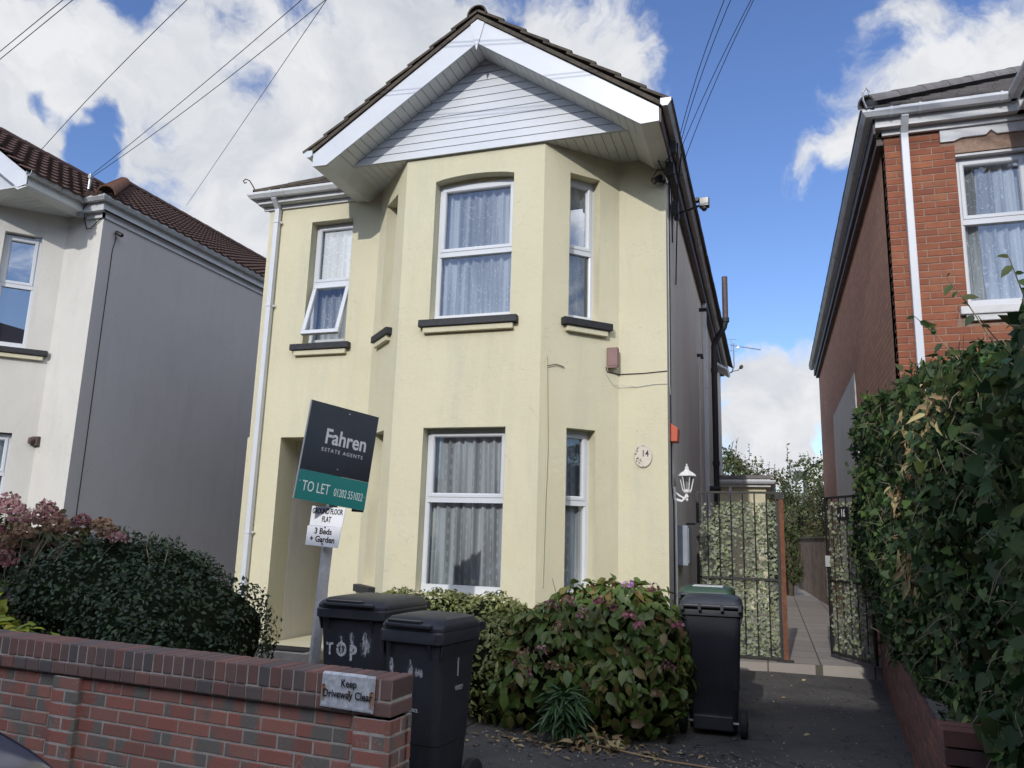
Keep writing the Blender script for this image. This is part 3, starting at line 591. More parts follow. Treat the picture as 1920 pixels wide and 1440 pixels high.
# gutter: square-ish profile on a path, joints as sub-parts
GUT = [(0, 0), (0, -.055), (.02, -.075), (.075, -.075), (.108, -.03), (.108, 0), (.098, 0), (.098, -.028), (.07, -.065), (.025, -.065), (.01, -.05), (.01, 0)]
def gutter(path, mat, parent, joints=(), flip=False):
    g = MB(); pr = [(-a, h) for a, h in GUT] if flip else GUT
    g.sweep(path, pr); o = autosmooth(g.obj('gutter', mat, parent), 30)
    b = MB()
    for p, d in joints:
        p = Vector(p); d = Vector(d).normalized(); sgn = -1 if flip else 1
        o_ = Vector((d.y, -d.x, 0))*sgn
        b.sweep([p - d*.012, p + d*.012], [(a*1.0+(-.005*sgn if abs(a) < .01 else .006*sgn), h*1.08-(.002 if h < 0 else -.004)) for a, h in pr])
    if joints: b.obj('joint', mat, o)
    return o
def pipe(parent, name, mat, pts, r=.034, square=True, clips=()):
    g = MB()
    if square:
        for p, q in zip(pts[:-1], pts[1:]):
            p, q = Vector(p), Vector(q); d = (q-p); L = d.length; d.normalize(); a = Vector((1, 0, 0)) if abs(d.x) < .9 else Vector((0, 1, 0)); a = (a - d*a.dot(d)).normalized(); b = d.cross(a)
            g.obox((p+q)/2, a*r, b*r, d*(L/2))
    else: g.tube(pts, r, 12)
    o = g.obj(name, mat, parent); bevel(o, .006, 2) if square else autosmooth(o, 40)
    if clips:
        c_ = MB()
        for c0 in clips: c_.obox(c0, (r+.006, 0, 0), (0, r+.006, 0), (0, 0, .014)); c_.obox((c0[0]+r+.018, c0[1]+.02, c0[2]), (.014, 0, 0), (0, .008, 0), (0, 0, .012))
        c_.obj('clip', mat, o)
    return o
def arr_mesh(name, V, F, mat, parent, smooth=False):
    """V (n,3), F (m,k) numpy -> object, fast"""
    me = bpy.data.meshes.new(name); nf, k = F.shape
    me.vertices.add(len(V)); me.vertices.foreach_set('co', V.astype(np.float32).ravel())
    me.loops.add(nf*k); me.loops.foreach_set('vertex_index', F.astype(np.int32).ravel())
    me.polygons.add(nf); me.polygons.foreach_set('loop_start', np.arange(0, nf*k, k, dtype=np.int32)); me.polygons.foreach_set('loop_total', np.full(nf, k, np.int32))
    me.update(calc_edges=True); me.materials.append(MATS[mat])
    if smooth: me.polygons.foreach_set('use_smooth', [True]*nf)
    o = bpy.data.objects.new(name, me); COL.objects.link(o); place(o, parent); return o
# leaf templates (across, along, normal) triangles
T_SMALL = (np.array([(0, 0, 0), (.5, .42, .08), (-.5, .42, .08), (0, .45, 0), (0, 1, -.08)]), np.array([(0, 1, 3), (0, 3, 2), (3, 1, 4), (2, 3, 4)]))
T_BIG = (np.array([(0, 0, 0), (.42, .25, .05), (0, .28, -.02), (-.42, .25, .05), (.40, .62, .0), (0, .64, -.06), (-.40, .62, 0), (0, 1, -.2)]),
         np.array([(0, 1, 2), (0, 2, 3), (2, 1, 4), (2, 4, 5), (3, 2, 5), (3, 5, 6), (5, 4, 7), (6, 5, 7)]))
T_HEART = (np.array([(0, .12, 0), (.30, 0, .03), (.52, .28, .05), (0, .42, -.03), (-.30, 0, .03), (-.52, .28, .05), (.28, .66, .0), (-.28, .66, 0), (0, 1, -.1)]),
           np.array([(0, 1, 2), (0, 2, 3), (0, 5, 4), (0, 3, 5), (3, 2, 6), (3, 6, 8), (3, 7, 5), (3, 8, 7)]))
T_LONG = (np.array([(0, 0, 0), (.5, .3, .06), (0, .3, 0), (-.5, .3, .06), (.42, .65, -.04), (0, .65, -.1), (-.42, .65, -.04), (0, 1, -.32)]),
          np.array([(0, 1, 2), (0, 2, 3), (2, 1, 4), (2, 4, 5), (3, 2, 5), (3, 5, 6), (5, 4, 7), (6, 5, 7)]))
T_PETAL = (np.array([(-.5, 0, 0), (.5, 0, 0), (.5, 1, .1), (-.5, 1, .1)]), np.array([(0, 1, 2), (0, 2, 3)]))
def nrm(a): return a/np.maximum(np.linalg.norm(a, axis=1, keepdims=True), 1e-9)
def leaves(name, P, NR, size, mat, parent, tmpl=T_SMALL, aspect=.5, spread=.8, droop=.5, up=0.0, sv=.35, smooth=False):
    n = len(P)
    if n == 0: return
    nn = nrm(NR + rng.normal(0, spread*.6, (n, 3)))
    t = rng.normal(0, 1, (n, 3)); t[:, 2] -= droop*2; t[:, 2] += up*2; t = t + NR*.5; t = nrm(t - nn*(t*nn).sum(1, keepdims=True)); s = np.cross(t, nn)
    L = size*(1 + rng.uniform(-sv, sv, (n, 1))); tv, tf = tmpl
    V = P[:, None, :] + s[:, None, :]*(tv[None, :, 0:1]*L[:, None]*aspect) + t[:, None, :]*(tv[None, :, 1:2]*L[:, None]) + nn[:, None, :]*(tv[None, :, 2:3]*L[:, None])
    k = len(tv); F = (tf[None] + (np.arange(n)*k)[:, None, None]).reshape(-1, 3)
    return arr_mesh(name, V.reshape(-1, 3), F, mat, parent, smooth)
def shell(ells, n, depth=.18, zmin=0.02, lump=.12, freq=3.0):
    """random points near the surface of a union of ellipsoids (cx,cy,cz,rx,ry,rz), with outward normals"""
    E = np.array(ells, float); area = (E[:, 3]*E[:, 4] + E[:, 4]*E[:, 5] + E[:, 3]*E[:, 5]); pick = rng.choice(len(E), n*2, p=area/area.sum())
    d = nrm(rng.normal(0, 1, (n*2, 3))); e = E[pick]
    lm = 1 + lump*(np.sin(d[:, 0]*freq*2 + pick) * np.cos(d[:, 1]*freq*2.3 + pick*2) + .5*np.sin(d[:, 2]*freq*5 + pick*3 + d[:, 0]*7))
    rad = lm*(1 - depth*rng.uniform(0, 1, n*2)**1.6)
    P = e[:, :3] + d*e[:, 3:6]*rad[:, None]; NR = nrm(d/e[:, 3:6])
    keep = P[:, 2] > zmin
    for q in E:
        g = (((P - q[:3])/q[3:6])**2).sum(1); keep &= (g > .62)
    P, NR = P[keep][:n], NR[keep][:n]; return P, NR
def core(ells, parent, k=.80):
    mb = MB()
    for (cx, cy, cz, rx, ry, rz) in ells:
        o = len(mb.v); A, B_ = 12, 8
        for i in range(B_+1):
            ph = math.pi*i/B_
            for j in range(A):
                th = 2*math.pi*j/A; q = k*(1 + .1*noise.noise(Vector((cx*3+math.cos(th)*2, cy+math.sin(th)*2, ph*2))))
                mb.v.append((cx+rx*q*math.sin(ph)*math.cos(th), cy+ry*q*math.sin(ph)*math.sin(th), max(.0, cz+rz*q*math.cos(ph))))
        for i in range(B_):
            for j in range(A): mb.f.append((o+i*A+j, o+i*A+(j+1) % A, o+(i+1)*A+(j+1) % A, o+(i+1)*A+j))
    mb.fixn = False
    return mb.obj('shade_core', 'core_black', parent)  # added dark lumps that block light between the leaves
def flowerhead(name, parent, c, r, mat, npet=110, sz=.018):
    d = nrm(rng.normal(0, 1, (npet, 3))); d[:, 2] = np.abs(d[:, 2])*.9 - .25; d = nrm(d)
    P = np.array(c)[None] + d*r*rng.uniform(.82, 1.05, (npet, 1)); return leaves(name, P, d, sz, mat, parent, T_PETAL, 1.0, .7, 0, sv=.3)
# ------------------------------------------------------------------ ground
g = MB(); g.quad((-400, -400, -.16), (400, -400, -.16), (400, 500, -.16), (-400, 500, -.16)); structure('ground', g, 'grass_ground')
g = MB(); g.quad((-60, -5.2, -.14), (60, -5.2, -.14), (60, 2.3, -.14), (-60, 2.3, -.14)); structure('road', g, 'asphalt')
g = MB(); g.box((-60, 2.3, -.15), (60, 2.42, -.03)); g.box((-60, -5.32, -.15), (60, -5.2, -.03)); structure('kerb', g, 'concrete')
g = MB(); g.box((-60, 2.42, -.15), (60, 4.0, -.035)); g.box((-60, -7.2, -.15), (60, -5.32, -.035)); structure('pavement', g, 'asphalt')
g = MB(); g.box((-2.35, 4.0, -.15), (1.35, 10.25, 0.0)); structure('driveway', g, 'asphalt')
g = MB(); g.prism([(-7.4, 3.9, -.15), (-2.35, 3.9, -.15), (-2.35, 8.6, -.15), (-7.4, 8.6, -.15)], (0, 0, .162)); structure('garden_soil', g, 'earth')
g = MB(); g.prism([(-1.07, 10.04, -.1), (1.3, 10.53, -.1), (1.3, 30, -.1), (-1.3, 30, -.1)], (0, 0, .2)); o = structure('path', g, 'paving')
g = MB(); g.box((-9.4, 3.9, -.15), (-7.4, 30, -.02)); structure('side_passage', g, 'concrete')
# ------------------------------------------------------------------ MAIN HOUSE
FY = 8.454; BY = 7.754
bl0, bl1, br0, br1 = (-4.72, FY), (-4.01, BY), (-2.295, BY), (-1.58, FY)
house = thing('bay_fronted_house', 'cream rendered detached house with a two storey bay under a white boarded gable, number fourteen', 'house', (-3.7, 8.454, 0))
ang = math.sqrt(.7)  # helper for angled lengths
wl = MB()
ANG = Vector((br1[0]-br0[0], br1[1]-br0[1])).length
FX0 = -6.43
wall(wl, (FX0, FY), bl0, 0.12, 6.05, [(FX0*-1 - 5.75, -FX0 - 5.12, 3.87, 5.57), (-FX0-5.95, -FX0-5.10, .12, 2.655, 0, 2.4)])
wall(wl, bl0, bl1, 0.12, 6.0, [(.27, .70, 3.87, 5.58), (.27, .70, .90, 2.655)])
wall(wl, bl1, br0, 0.12, 6.0, [(.385, 1.355, 3.87, 5.565, .05), (.385, 1.345, .88, 2.645)])
wall(wl, br0, br1, 0.12, 6.0, [(.335, .735, 3.87, 5.60), (.335, .70, .88, 2.655)])
wall(wl, br1, (-1.04, FY), 0.12, 6.0)
walls = wl.obj('wall', 'cream_render', house)
sw = MB(); SX = lambda y: -1.04 - .009*(y-FY)
wall(sw, (-1.04, FY), (SX(20.45), 20.45), 0.0, 6.0); wall(sw, (SX(20.45), 20.45), (FX0, 20.45), 0, 6.0); wall(sw, (FX0, 20.45), (FX0, FY), 0, 6.05)
sw.obj('side_wall', 'side_render', house)
# projecting lower plinth
pl = MB()
for p0, p1 in (((FX0, FY), (-5.95, FY)), ((-5.10, FY), bl0), (bl0, bl1), (bl1, br0), (br0, br1), (br1, (-1.04, FY))):
    p0 = Vector((*p0, 0)); p1 = Vector((*p1, 0)); u_ = (p1-p0).normalized(); n_ = Vector((u_.y, -u_.x, 0)); pl.obox((p0+p1)/2 + Vector((0, 0, .06)) + n_*-.02, u_*((p1-p0).length/2), n_*-.035, (0, 0, .062))
pl.obj('plinth', 'concrete', house)
ps = MB(); ps.box((FX0-.025, FY-.002, .12), (FX0, FY+.3, 2.66)); ps.obj('corner_band', 'cream_render', house)
# door recess
dr = MB(); dr.box((-5.95, FY+2.38, .12), (-5.10, FY+2.42, 2.66)); dr.box((-5.949, FY+.36, .12), (-5.944, FY+2.38, 2.65)); dr.obj('recess_back', 'side_render', house)
dr = MB(); dr.box((-5.83, FY+2.33, .14), (-5.24, FY+2.37, 2.2)); d_ = dr.obj('door', 'meter_grey', house)
h_ = MB(); h_.tube([(-5.32, FY+2.29, 1.12), (-5.32, FY+2.29, 1.24)], .012); h_.obj('handle', 'alloy', d_)
ds = MB(); ds.box((-6.0, 8.0, -.05), (-5.05, FY+2.4, .115)); st_ = ds.obj('door_step', 'concrete', house)
mat_ = MB(); mat_.box((-5.9, 8.1, .115), (-5.15, 8.4, .13)); mat_.obj('door_mat', 'black_paint', house)
# windows
window(house, (FX0, FY), bl0, -FX0-5.75, -FX0-5.12, 3.87, 5.568, 4.73, 'lace', opened=True, folds=6, sl=.14, sr=.09, label='small window with its lower sash tilted open')
window(house, bl0, bl1, .27, .70, 3.87, 5.578, 4.73, 'lace', folds=4, sl=.08, sr=.08)
window(house, bl1, br0, .385, 1.355, 3.87, 5.56, 4.70, 'lace', folds=9, label='wide upper window in the front of the bay')
window(house, br0, br1, .335, .735, 3.87, 5.598, 4.72, 'lace', folds=4, sl=.09, sr=.14)
window(house, bl0, bl1, .27, .70, 0.90, 2.652, 1.88, 'voile', folds=4, sl=.14, sr=.04)
window(house, bl1, br0, .385, 1.345, .88, 2.642, 1.87, 'voile', sill=False, folds=9, ch=.12, label='wide lower window with patterned net curtain')
window(house, br0, br1, .335, .70, .88, 2.652, 1.87, 'voile', sill=False, folds=4, ch=.05)
g = MB(); g.box((-3.64, BY+.14, 5.555), (-2.64, BY+.16, 5.63)); g.obj('window_head', 'cream_render', house)
# open sash of the small window (top hung)
th = R(17); P0 = Vector((FX0, FY, 0)); a_, b_, c_, d_z = -5.71, -5.16, 3.93, 4.70
hinge = Vector((0, FY+.12, d_z)); dn = Vector((0, -math.sin(th), -math.cos(th))); nm_ = Vector((0, -math.cos(th), math.sin(th))); H_ = .76
sa = MB()
def bar(mb, x0, x1, s0, s1): mb.obox(Vector(((x0+x1)/2, hinge.y, hinge.z)) + dn*((s0+s1)/2), Vector(((x1-x0)/2, 0, 0)), nm_*.028, -dn*((s1-s0)/2))
bar(sa, a_, b_, 0, .055); bar(sa, a_, b_, H_-.055, H_); bar(sa, a_, a_+.055, .055, H_-.055); bar(sa, b_-.055, b_, .055, H_-.055)
so = sa.obj('open_sash', 'upvc', house); bevel(so, .006, 2)
gp = MB(); q = lambda x, s_: Vector((x, hinge.y, hinge.z)) + dn*s_
gp.quad(q(a_+.05, H_-.05), q(b_-.05, H_-.05), q(b_-.05, .05), q(a_+.05, .05)); gp.obj('pane', 'glass', so)
# gable: cladding boards, soffit, barge boards
GX, GA = -3.03, 7.335         # apex
cl = MB(); z0c = 5.885; topz = 7.07; nb = 12; hb = (topz-z0c)/nb
for k in range(nb):
    za = z0c + hb*k; zb = za + hb - .0035
    xl = lambda z: -4.74 + (z-z0c)/(topz-z0c)*(GX+4.74); xr = lambda z: -1.345 + (z-z0c)/(topz-z0c)*(GX+1.345)
    cl.prism([(xl(za), 7.712, za), (xr(za), 7.712, za), (max(xr(zb), GX+.003), 7.720, zb), (min(xl(zb), GX-.003), 7.720, zb)], (0, .02, 0))
cl.obj('gable_cladding', 'upvc', house)
bk = MB(); bk.prism([(-4.72, 7.735, 5.89), (-1.36, 7.735, 5.89), (GX, 7.735, 7.07)], (0, .008, 0)); bk.obj('gable_backing', 'soffit_white', house)
bgn = MB()
oL = [(-5.09, 5.93), (GX, GA), (-.97, 5.905)]; iL = [(-4.90, 5.77), (GX, 7.035), (-1.16, 5.745)]
bgn.prism([(-5.09, 7.385, 5.775), (-4.90, 7.385, 5.77), (GX, 7.385, 7.035), (GX, 7.385, GA), (-5.09, 7.385, 5.93)], (0, .02, 0))
bgn.prism([(-1.16, 7.385, 5.742), (-.97, 7.385, 5.75), (-.97, 7.385, 5.905), (GX, 7.385, GA), (GX, 7.385, 7.035)], (0, .02, 0))
bgn.obj('barge_board', 'upvc', house)
fn = MB(); fn.prism([(GX-.085, 7.372, 7.275), (GX, 7.372, 6.935), (GX+.085, 7.372, 7.275), (GX, 7.372, 7.33)], (0, .012, 0)); fn.obj('finial', 'upvc', house)
sf = MB()   # sloping soffit boards behind the barge board (narrow boards with gaps)
def boards(mb, A0, A1, B0, B1, n_, gap=.006, th=.008):
    A0, A1, B0, B1 = map(Vector, (A0, A1, B0, B1)); nn = (A1-A0).cross(B0-A0).normalized()
    for i in range(n_):
        t0, t1 = i/n_, (i+1)/n_; L = (A1-A0).length/n_; g_ = gap/L/n_
        a0, a1 = A0.lerp(A1, t0), A0.lerp(A1, t1-g_); b0, b1 = B0.lerp(B1, t0), B0.lerp(B1, t1-g_)
        mb.prism([a0, a1, b1, b0], nn*th)
boards(sf, (-4.90, 7.405, 5.775), (GX, 7.405, 7.04), (-4.90, 7.712, 5.775), (GX, 7.712, 7.04), 22)
boards(sf, (-1.16, 7.405, 5.75), (GX, 7.405, 7.04), (-1.16, 7.712, 5.75), (GX, 7.712, 7.04), 22)
boards(sf, (-4.74, 7.745, 5.885), (-1.345, 7.745, 5.885), (-4.74, 8.47, 5.885), (-1.345, 8.47, 5.885), 33)
# box ends
sf.prism([(-5.085, 7.405, 5.775), (-4.90, 7.405, 5.765), (-4.74, 7.405, 5.885), (-4.74, 7.405, 5.895), (-5.085, 7.405, 5.93)], (0, 1.06, 0))
sf.prism([(-.975, 7.405, 5.75), (-1.16, 7.405, 5.74), (-1.345, 7.405, 5.88), (-1.345, 7.405, 5.90), (-.975, 7.405, 5.90)], (0, 1.02, 0))
sf.obj('soffit', 'soffit_white', house)
# eaves: left front fascia, side fascia
fa = MB(); fa.box((-6.56, 8.33, 5.86), (-5.02, 8.352, 5.985)); fa.box((-6.56, 8.352, 5.855), (-5.02, 8.46, 5.875)); fa.box((-6.56, 8.352, 5.86), (-6.54, 20.5, 5.99)); fa.box((-6.54, 8.46, 5.857), (-6.43, 20.5, 5.873)); fa.box((-6.52, 8.425, 5.80), (-5.02, 8.453, 5.852))
fa.obj('fascia', 'upvc_dirty', house)
fs = MB()
fs.prism([(-.97, 7.41, 5.745), (-.95, 7.41, 5.745), (SX(20.5)+.09, 20.5, 5.745), (SX(20.5)+.07, 20.5, 5.745)], (0, 0, .17))
fs.prism([(-1.042, 8.46, 5.748), (-.968, 8.46, 5.748), (SX(20.5)+.072, 20.5, 5.748), (SX(20.5)-.002, 20.5, 5.748)], (0, 0, .012))
fs.obj('side_fascia', 'brown_pipe', house)
# roofs
rf = MB(); p_ = math.atan(.69); sl_ = Vector((math.cos(p_), 0, math.sin(p_)))
E0 = Vector((-5.17, 7.35, 5.935)); SLn = 2.14/math.cos(p_); nc = 8; gg = SLn/nc
tiles(rf, E0, (0, 1, 0), sl_, nc, gg, lambda k: (0, 5.0), th=.03, step=.03)
E1 = Vector((-.885, 7.35, 5.935)); tiles(rf, E1, (0, 1, 0), (-sl_.x, 0, sl_.z), nc, gg, lambda k: (0, 13.1), th=.03, step=.03)
# hipped main roof left of the gable
ph_ = math.atan(.665); s1 = Vector((0, math.cos(ph_), math.sin(ph_)))
tiles(rf, (-6.62, 8.27, 5.975), (1, 0, 0), s1, 10, .30, lambda k: (k*.30*math.cos(ph_), 3.7, (k+1)*.30*math.cos(ph_), 3.7), th=.02, step=.015)
tiles(rf, (-6.62, 20.6, 5.975), (0, -1, 0), (math.cos(ph_), 0, math.sin(ph_)), 10, .30, lambda k: (0, 12.33-k*.30*math.cos(ph_), 0, 12.33-(k+1)*.30*math.cos(ph_)), th=.02, step=.015)
tiles(rf, (-5.17, 12.3, 5.935), (0, 1, 0), sl_, nc, gg, lambda k: (0, 8.2), th=.03, step=.03)
rfo = rf.obj('roof', 'mossy_tile', house)
rd = MB(); halfround(rd, (GX, 7.34, 7.375), (GX, 20.5, 7.375), .115); rd.obj('ridge_tile', 'mossy_tile', rfo)
hp = MB(); halfround(hp, (-6.60, 8.29, 6.0), (-5.0, 9.89, 7.06), .06); hp.obj('hip_tile', 'mossy_tile', rfo)
vg = MB()   # mortar bedding between barge board and verge tiles
for (xa, za, xb, zb) in ((-5.13, 5.925, GX, 7.345), (GX, 7.345, -.93, 5.90)):
    vg.prism([(xa, 7.366, za), (xb, 7.366, zb), (xb, 7.366, zb+.05), (xa, 7.366, za+.05)], (0, .2, 0))
vg.obj('verge', 'mossy_tile', rfo)
# gutters and pipes
gutter([(-6.66, 10.5, 6.0), (-6.66, 8.33, 6.0)][::-1] and [(-6.565, 12.0, 5.995), (-6.565, 8.33, 5.995), (-5.17, 8.33, 5.995)], 'upvc_dirty', house, [((-6.3, 8.33, 5.995), (1, 0, 0)), ((-6.12, 8.33, 5.995), (1, 0, 0)), ((-5.3, 8.33, 5.995), (1, 0, 0))])
gutter([(-.952, 7.36, 5.975), (-1.05, 20.5, 5.955)], 'gutter_grey', house, [((-.972, y, 5.97), (0, 1, 0)) for y in (9.0, 11.1, 13.2, 15.3, 17.4)], flip=True) if False else gutter([(-1.055, 20.5, 5.955), (-.952, 7.36, 5.975)][::-1], 'gutter_grey', house, [((-.955-.0078*(y-7.36), y, 5.97), (0, 1, 0)) for y in (9.0, 11.1, 13.2, 15.3, 17.4)])
gutter([(-5.09, 7.37, 5.965), (-5.09, 8.5, 5.965)], 'upvc', house, flip=True)
ge = MB(); ge.prism([(-.95, 7.352, 5.98), (-.95, 7.352, 5.92), (-.93, 7.352, 5.895), (-.875, 7.352, 5.895), (-.84, 7.352, 5.945), (-.84, 7.352, 5.98)], (0, .012, 0)); ge.prism([(-5.09, 7.358, 5.97), (-5.09, 7.358, 5.91), (-5.115, 7.358, 5.885), (-5.165, 7.358, 5.885), (-5.2, 7.358, 5.935), (-5.2, 7.358, 5.97)], (0, .012, 0)); ge.obj('gutter_stop_end', 'upvc', house)
pipe(house, 'downpipe', 'upvc', [(-6.27, 8.28, 5.92), (-6.27, 8.40, 5.80), (-6.27, 8.40, .05)], .034, clips=[(-6.27, 8.40, 4.42), (-6.27, 8.40, 1.45), (-6.27, 8.40, 5.6)])
sx = SX(13.9) + .05
pipe(house, 'downpipe', 'upvc', [(sx, 13.9, 5.9), (sx, 13.9, .1)], .034, clips=[(sx, 13.9, 4.2), (sx, 13.9, 2.0)])
sx = SX(16.0)+.09
pipe(house, 'soil_pipe', 'black_paint', [(sx, 16.0, .1), (sx, 16.0, 5.45), (sx+.02, 16.0, 5.55), (sx+.22, 15.9, 5.82), (sx+.25, 15.9, 5.95)], .058, False)
pipe(house, 'vent_pipe', 'brown_pipe', [(sx+.25, 15.9, 5.93), (sx+.25, 15.9, 6.9)], .058, False)
cl_ = MB(); cl_.lathe((sx+.25, 15.9, 5.93), [(.075, 0), (.075, .09)], 14); [cl_.lathe((sx, 16.0, z_), [(.07, 0), (.07, .09)], 14) for z_ in (1.2, 3.0, 4.9)]; cl_.obj('pipe_collar', 'black_paint', house)
# side details: flues, open side window, boiler condensate pipes
def tube_part(name, pts, r, mat, par=house, n=8): g_ = MB(); g_.tube(pts, r, n); return autosmooth(g_.obj(name, mat, par), 50)
tube_part('overflow_pipe', [(SX(13)-.02, 13.3, 5.45), (SX(13)+.13, 13.3, 5.45)], .035, 'black_paint'); tube_part('overflow_pipe', [(SX(13)-.02, 12.7, 4.5), (SX(13)+.08, 12.7, 4.5), (SX(13)+.08, 12.7, 4.44)], .03, 'black_paint')
tube_part('flue', [(SX(13)-.02, 14.6, 2.45), (SX(13)+.22, 14.6, 2.45)], .05, 'black_paint')
tube_part('waste_pipe', [(SX(12.7)+.03, 12.7, 4.35), (SX(12.7)+.03, 12.7, .1)], .016, 'side_render')
cf = MB(); cf.obox((SX(16.9)+.17, 16.9, 5.17), Vector((.17, 0, -.10)), (0, .42, 0), Vector((.012, 0, .02))); wo = cf.obj('side_window_sash', 'upvc', house)
dk = MB(); dk.box((SX(17)-.01, 16.5, 4.1), (SX(17)+.012, 17.3, 5.3)); dk.obj('side_window', 'car_glass', house)
tube_part('side_cable', [(SX(8.9)+.008, 8.72, 5.7), (SX(8.9)+.006, 8.74, 4.4), (SX(8.9)+.008, 8.70, 2.9), (SX(9)+.01, 8.72, 2.1), (SX(9)+.008, 8.9, 1.9), (SX(9)+.01, 8.9, .2)], .007, 'cable_black', n=6)
tube_part('side_cable', [(-1.03, 8.56, 5.6), (-1.03, 8.57, 3.2), (-1.03, 8.62, 3.1)], .006, 'cable_white', n=6)
tube_part('conduit', [(SX(9)+.02, 8.95, 1.95), (SX(9)+.02, 8.95, .2)], .016, 'upvc_dirty')
# eaves clutter of cable brackets at the corner
for k, pts in enumerate([[(-.86, 8.1, 5.86), (-.9, 8.3, 5.6), (-1.0, 8.5, 5.62), (-1.03, 8.7, 5.2)], [(-.88, 8.2, 5.85), (-1.0, 8.1, 5.64), (-1.09, 8.2, 5.72), (-.98, 8.5, 5.55), (-1.02, 8.9, 5.0)], [(-.85, 8.4, 5.88), (-.93, 8.7, 5.6), (-1.0, 9.2, 5.2), (-1.03, 9.3, 4.6)], [(-.98, 8.25, 5.62), (-1.12, 8.38, 5.70), (-1.2, 8.43, 5.62), (-1.05, 8.44, 5.58), (-1.0, 8.7, 5.6)]]):
    tube_part('cable_tail', pts, .008, 'cable_black', n=6)
bb = MB(); bb.box((-1.02, 8.3, 5.60), (-.93, 8.42, 5.74)); bb.box((-1.03, 8.9, 5.38), (-.95, 9.0, 5.54)); bb.box((-.93, 8.02, 5.72), (-.87, 8.10, 5.85)); bb.obj('junction_box', 'cable_black', house)
# bay cable
cbl = [(-2.235, 7.806, 1.0), (-2.228, 7.806, 1.8), (-2.216, 7.812, 2.4), (-2.236, 7.795, 3.3), (-2.24, 7.79, 3.42)]
tube_part('bay_cable', [(x+.004, y-.004, z) for x, y, z in cbl], .006, 'cream_render', n=6)
tube_part('bay_cable', [(-2.225, 7.795, 3.30), (-2.15, 7.872, 3.33), (-2.08, 7.944, 3.31)], .005, 'cable_black', n=6)
tube_part('wall_cable', [(-1.70, 8.33, 3.38), (-1.69, 8.335, 3.33), (-1.575, 8.445, 3.315), (-1.30, 8.448, 3.318), (-1.04, 8.448, 3.335)], .005, 'cable_black', n=6)
tube_part('wall_cable', [(-1.70, 8.33, 3.30), (-1.63, 8.39, 3.19), (-1.37, 8.448, 3.165), (-1.18, 8.448, 3.19), (-1.04, 8.448, 3.19)], .0035, 'cable_white', n=6)
# ironwork hook at the hip
tube_part('hip_iron', [(-6.55, 8.28, 5.98), (-6.60, 8.24, 6.10), (-6.64, 8.21, 6.17), (-6.69, 8.19, 6.19), (-6.72, 8.18, 6.16), (-6.70, 8.19, 6.13), (-6.675, 8.2, 6.145)], .008, 'cable_black')
# things fixed to the house
t = thing('wall_lantern', 'white cast wall lantern on a scrolled bracket at the cream house corner', 'lantern', (-.90, 9.0, 2.0))
g = MB(); g.box((SX(9)+.0, 8.96, 1.93), (SX(9)+.02, 9.04, 2.10)); g.tube([(-1.03, 9, 1.96), (-.96, 9, 1.94), (-.92, 9, 1.98), (-.90, 9, 2.03)], .016, 8); g.tube([(-1.03, 9, 2.04), (-.98, 9, 2.0), (-.93, 9, 1.975)], .010, 8); g.lathe((-.9, 9, 1.94), [(.004, 0), (.016, .015), (.006, .03), (.02, .05), (.012, .07)], 10); g.obj('bracket', 'lamp_white', t)
g = MB(); g.lathe((-.9, 9, 2.03), [(.02, 0), (.045, .01), (.05, .03), (.045, .04)], 6)
for k in range(6):
    a = k*math.pi/3; g.tube([(-.9+.045*math.cos(a), 9+.045*math.sin(a), 2.06), (-.9+.082*math.cos(a), 9+.082*math.sin(a), 2.23)], .006, 5)
g.obj('cage', 'lamp_white', t)
g = MB(); g.lathe((-.9, 9, 2.22), [(.108, 0), (.112, .01), (.07, .045), (.035, .065), (.02, .085), (.028, .10), (.008, .115), (.012, .13), (.002, .145)], 6); g.obj('cap', 'lamp_white', t)
g = MB(); g.lathe((-.9, 9, 2.07), [(.03, 0), (.068, .15)], 6); g.obj('glass', 'glass', t); g = MB(); g.lathe((-.9, 9, 2.07), [(.014, 0), (.014, .07), (.012, .09)], 10); g.obj('bulb', 'lamp_white', t)
t = thing('house_number_plaque', 'oval ceramic plaque with painted flowers and the number 14', 'plaque', (-1.308, 8.45, 2.395))
g = MB(); g.prism([(-1.308+.10*math.cos(a*math.pi/16), 8.451, 2.395+.125*math.sin(a*math.pi/16)) for a in range(32)], (0, -.014, 0)); bevel(g.obj('disc', 'ceramic', t), .004, 2)
g = MB(); ring = [(-1.308+.094*math.cos(a*math.pi/16), 8.4355, 2.395+.118*math.sin(a*math.pi/16)) for a in range(33)]; g.tube(ring, .002, 5); g.obj('rim_line', 'ink_grey', t)
text('numeral', '14', 'ink_black', t, (-1.325, 8.436, 2.39), (1, 0, 0), (0, 0, 1), .10, sx=.8, bold=.012)
fl = []; P_ = []
for (dx, dz) in ((-.06, .06), (-.075, .02), (-.055, -.02), (-.065, -.055), (-.035, -.075), (-.03, -.045), (-.05, .085)):
    P_ += [(-1.308+dx+rng.normal(0, .008), 8.436, 2.395+dz+rng.normal(0, .008)) for _ in range(5)]
leaves('painted_flowers', np.array(P_), np.tile((0, -1., 0), (len(P_), 1)), .015, 'leaf_strap', t, T_SMALL, .6, .05, 0)
g = MB(); [g.lathe((-1.308, 8.44, z_), [(.006, 0), (.006, .008)], 8, (0, -1, 0)) for z_ in (2.505, 2.285)]; g.obj('screw', 'brown_pipe', t)
def sbox(name, label, cat, a, b, mat, bev=.008, extra=None):
    c_ = [(x+y)/2 for x, y in zip(a, b)]; t = thing(name, label, cat, (c_[0], c_[1], a[2])); g_ = MB(); g_.box(a, b); bevel(g_.obj('casing', mat, t), bev, 2)
    if extra: extra(t)
    return t
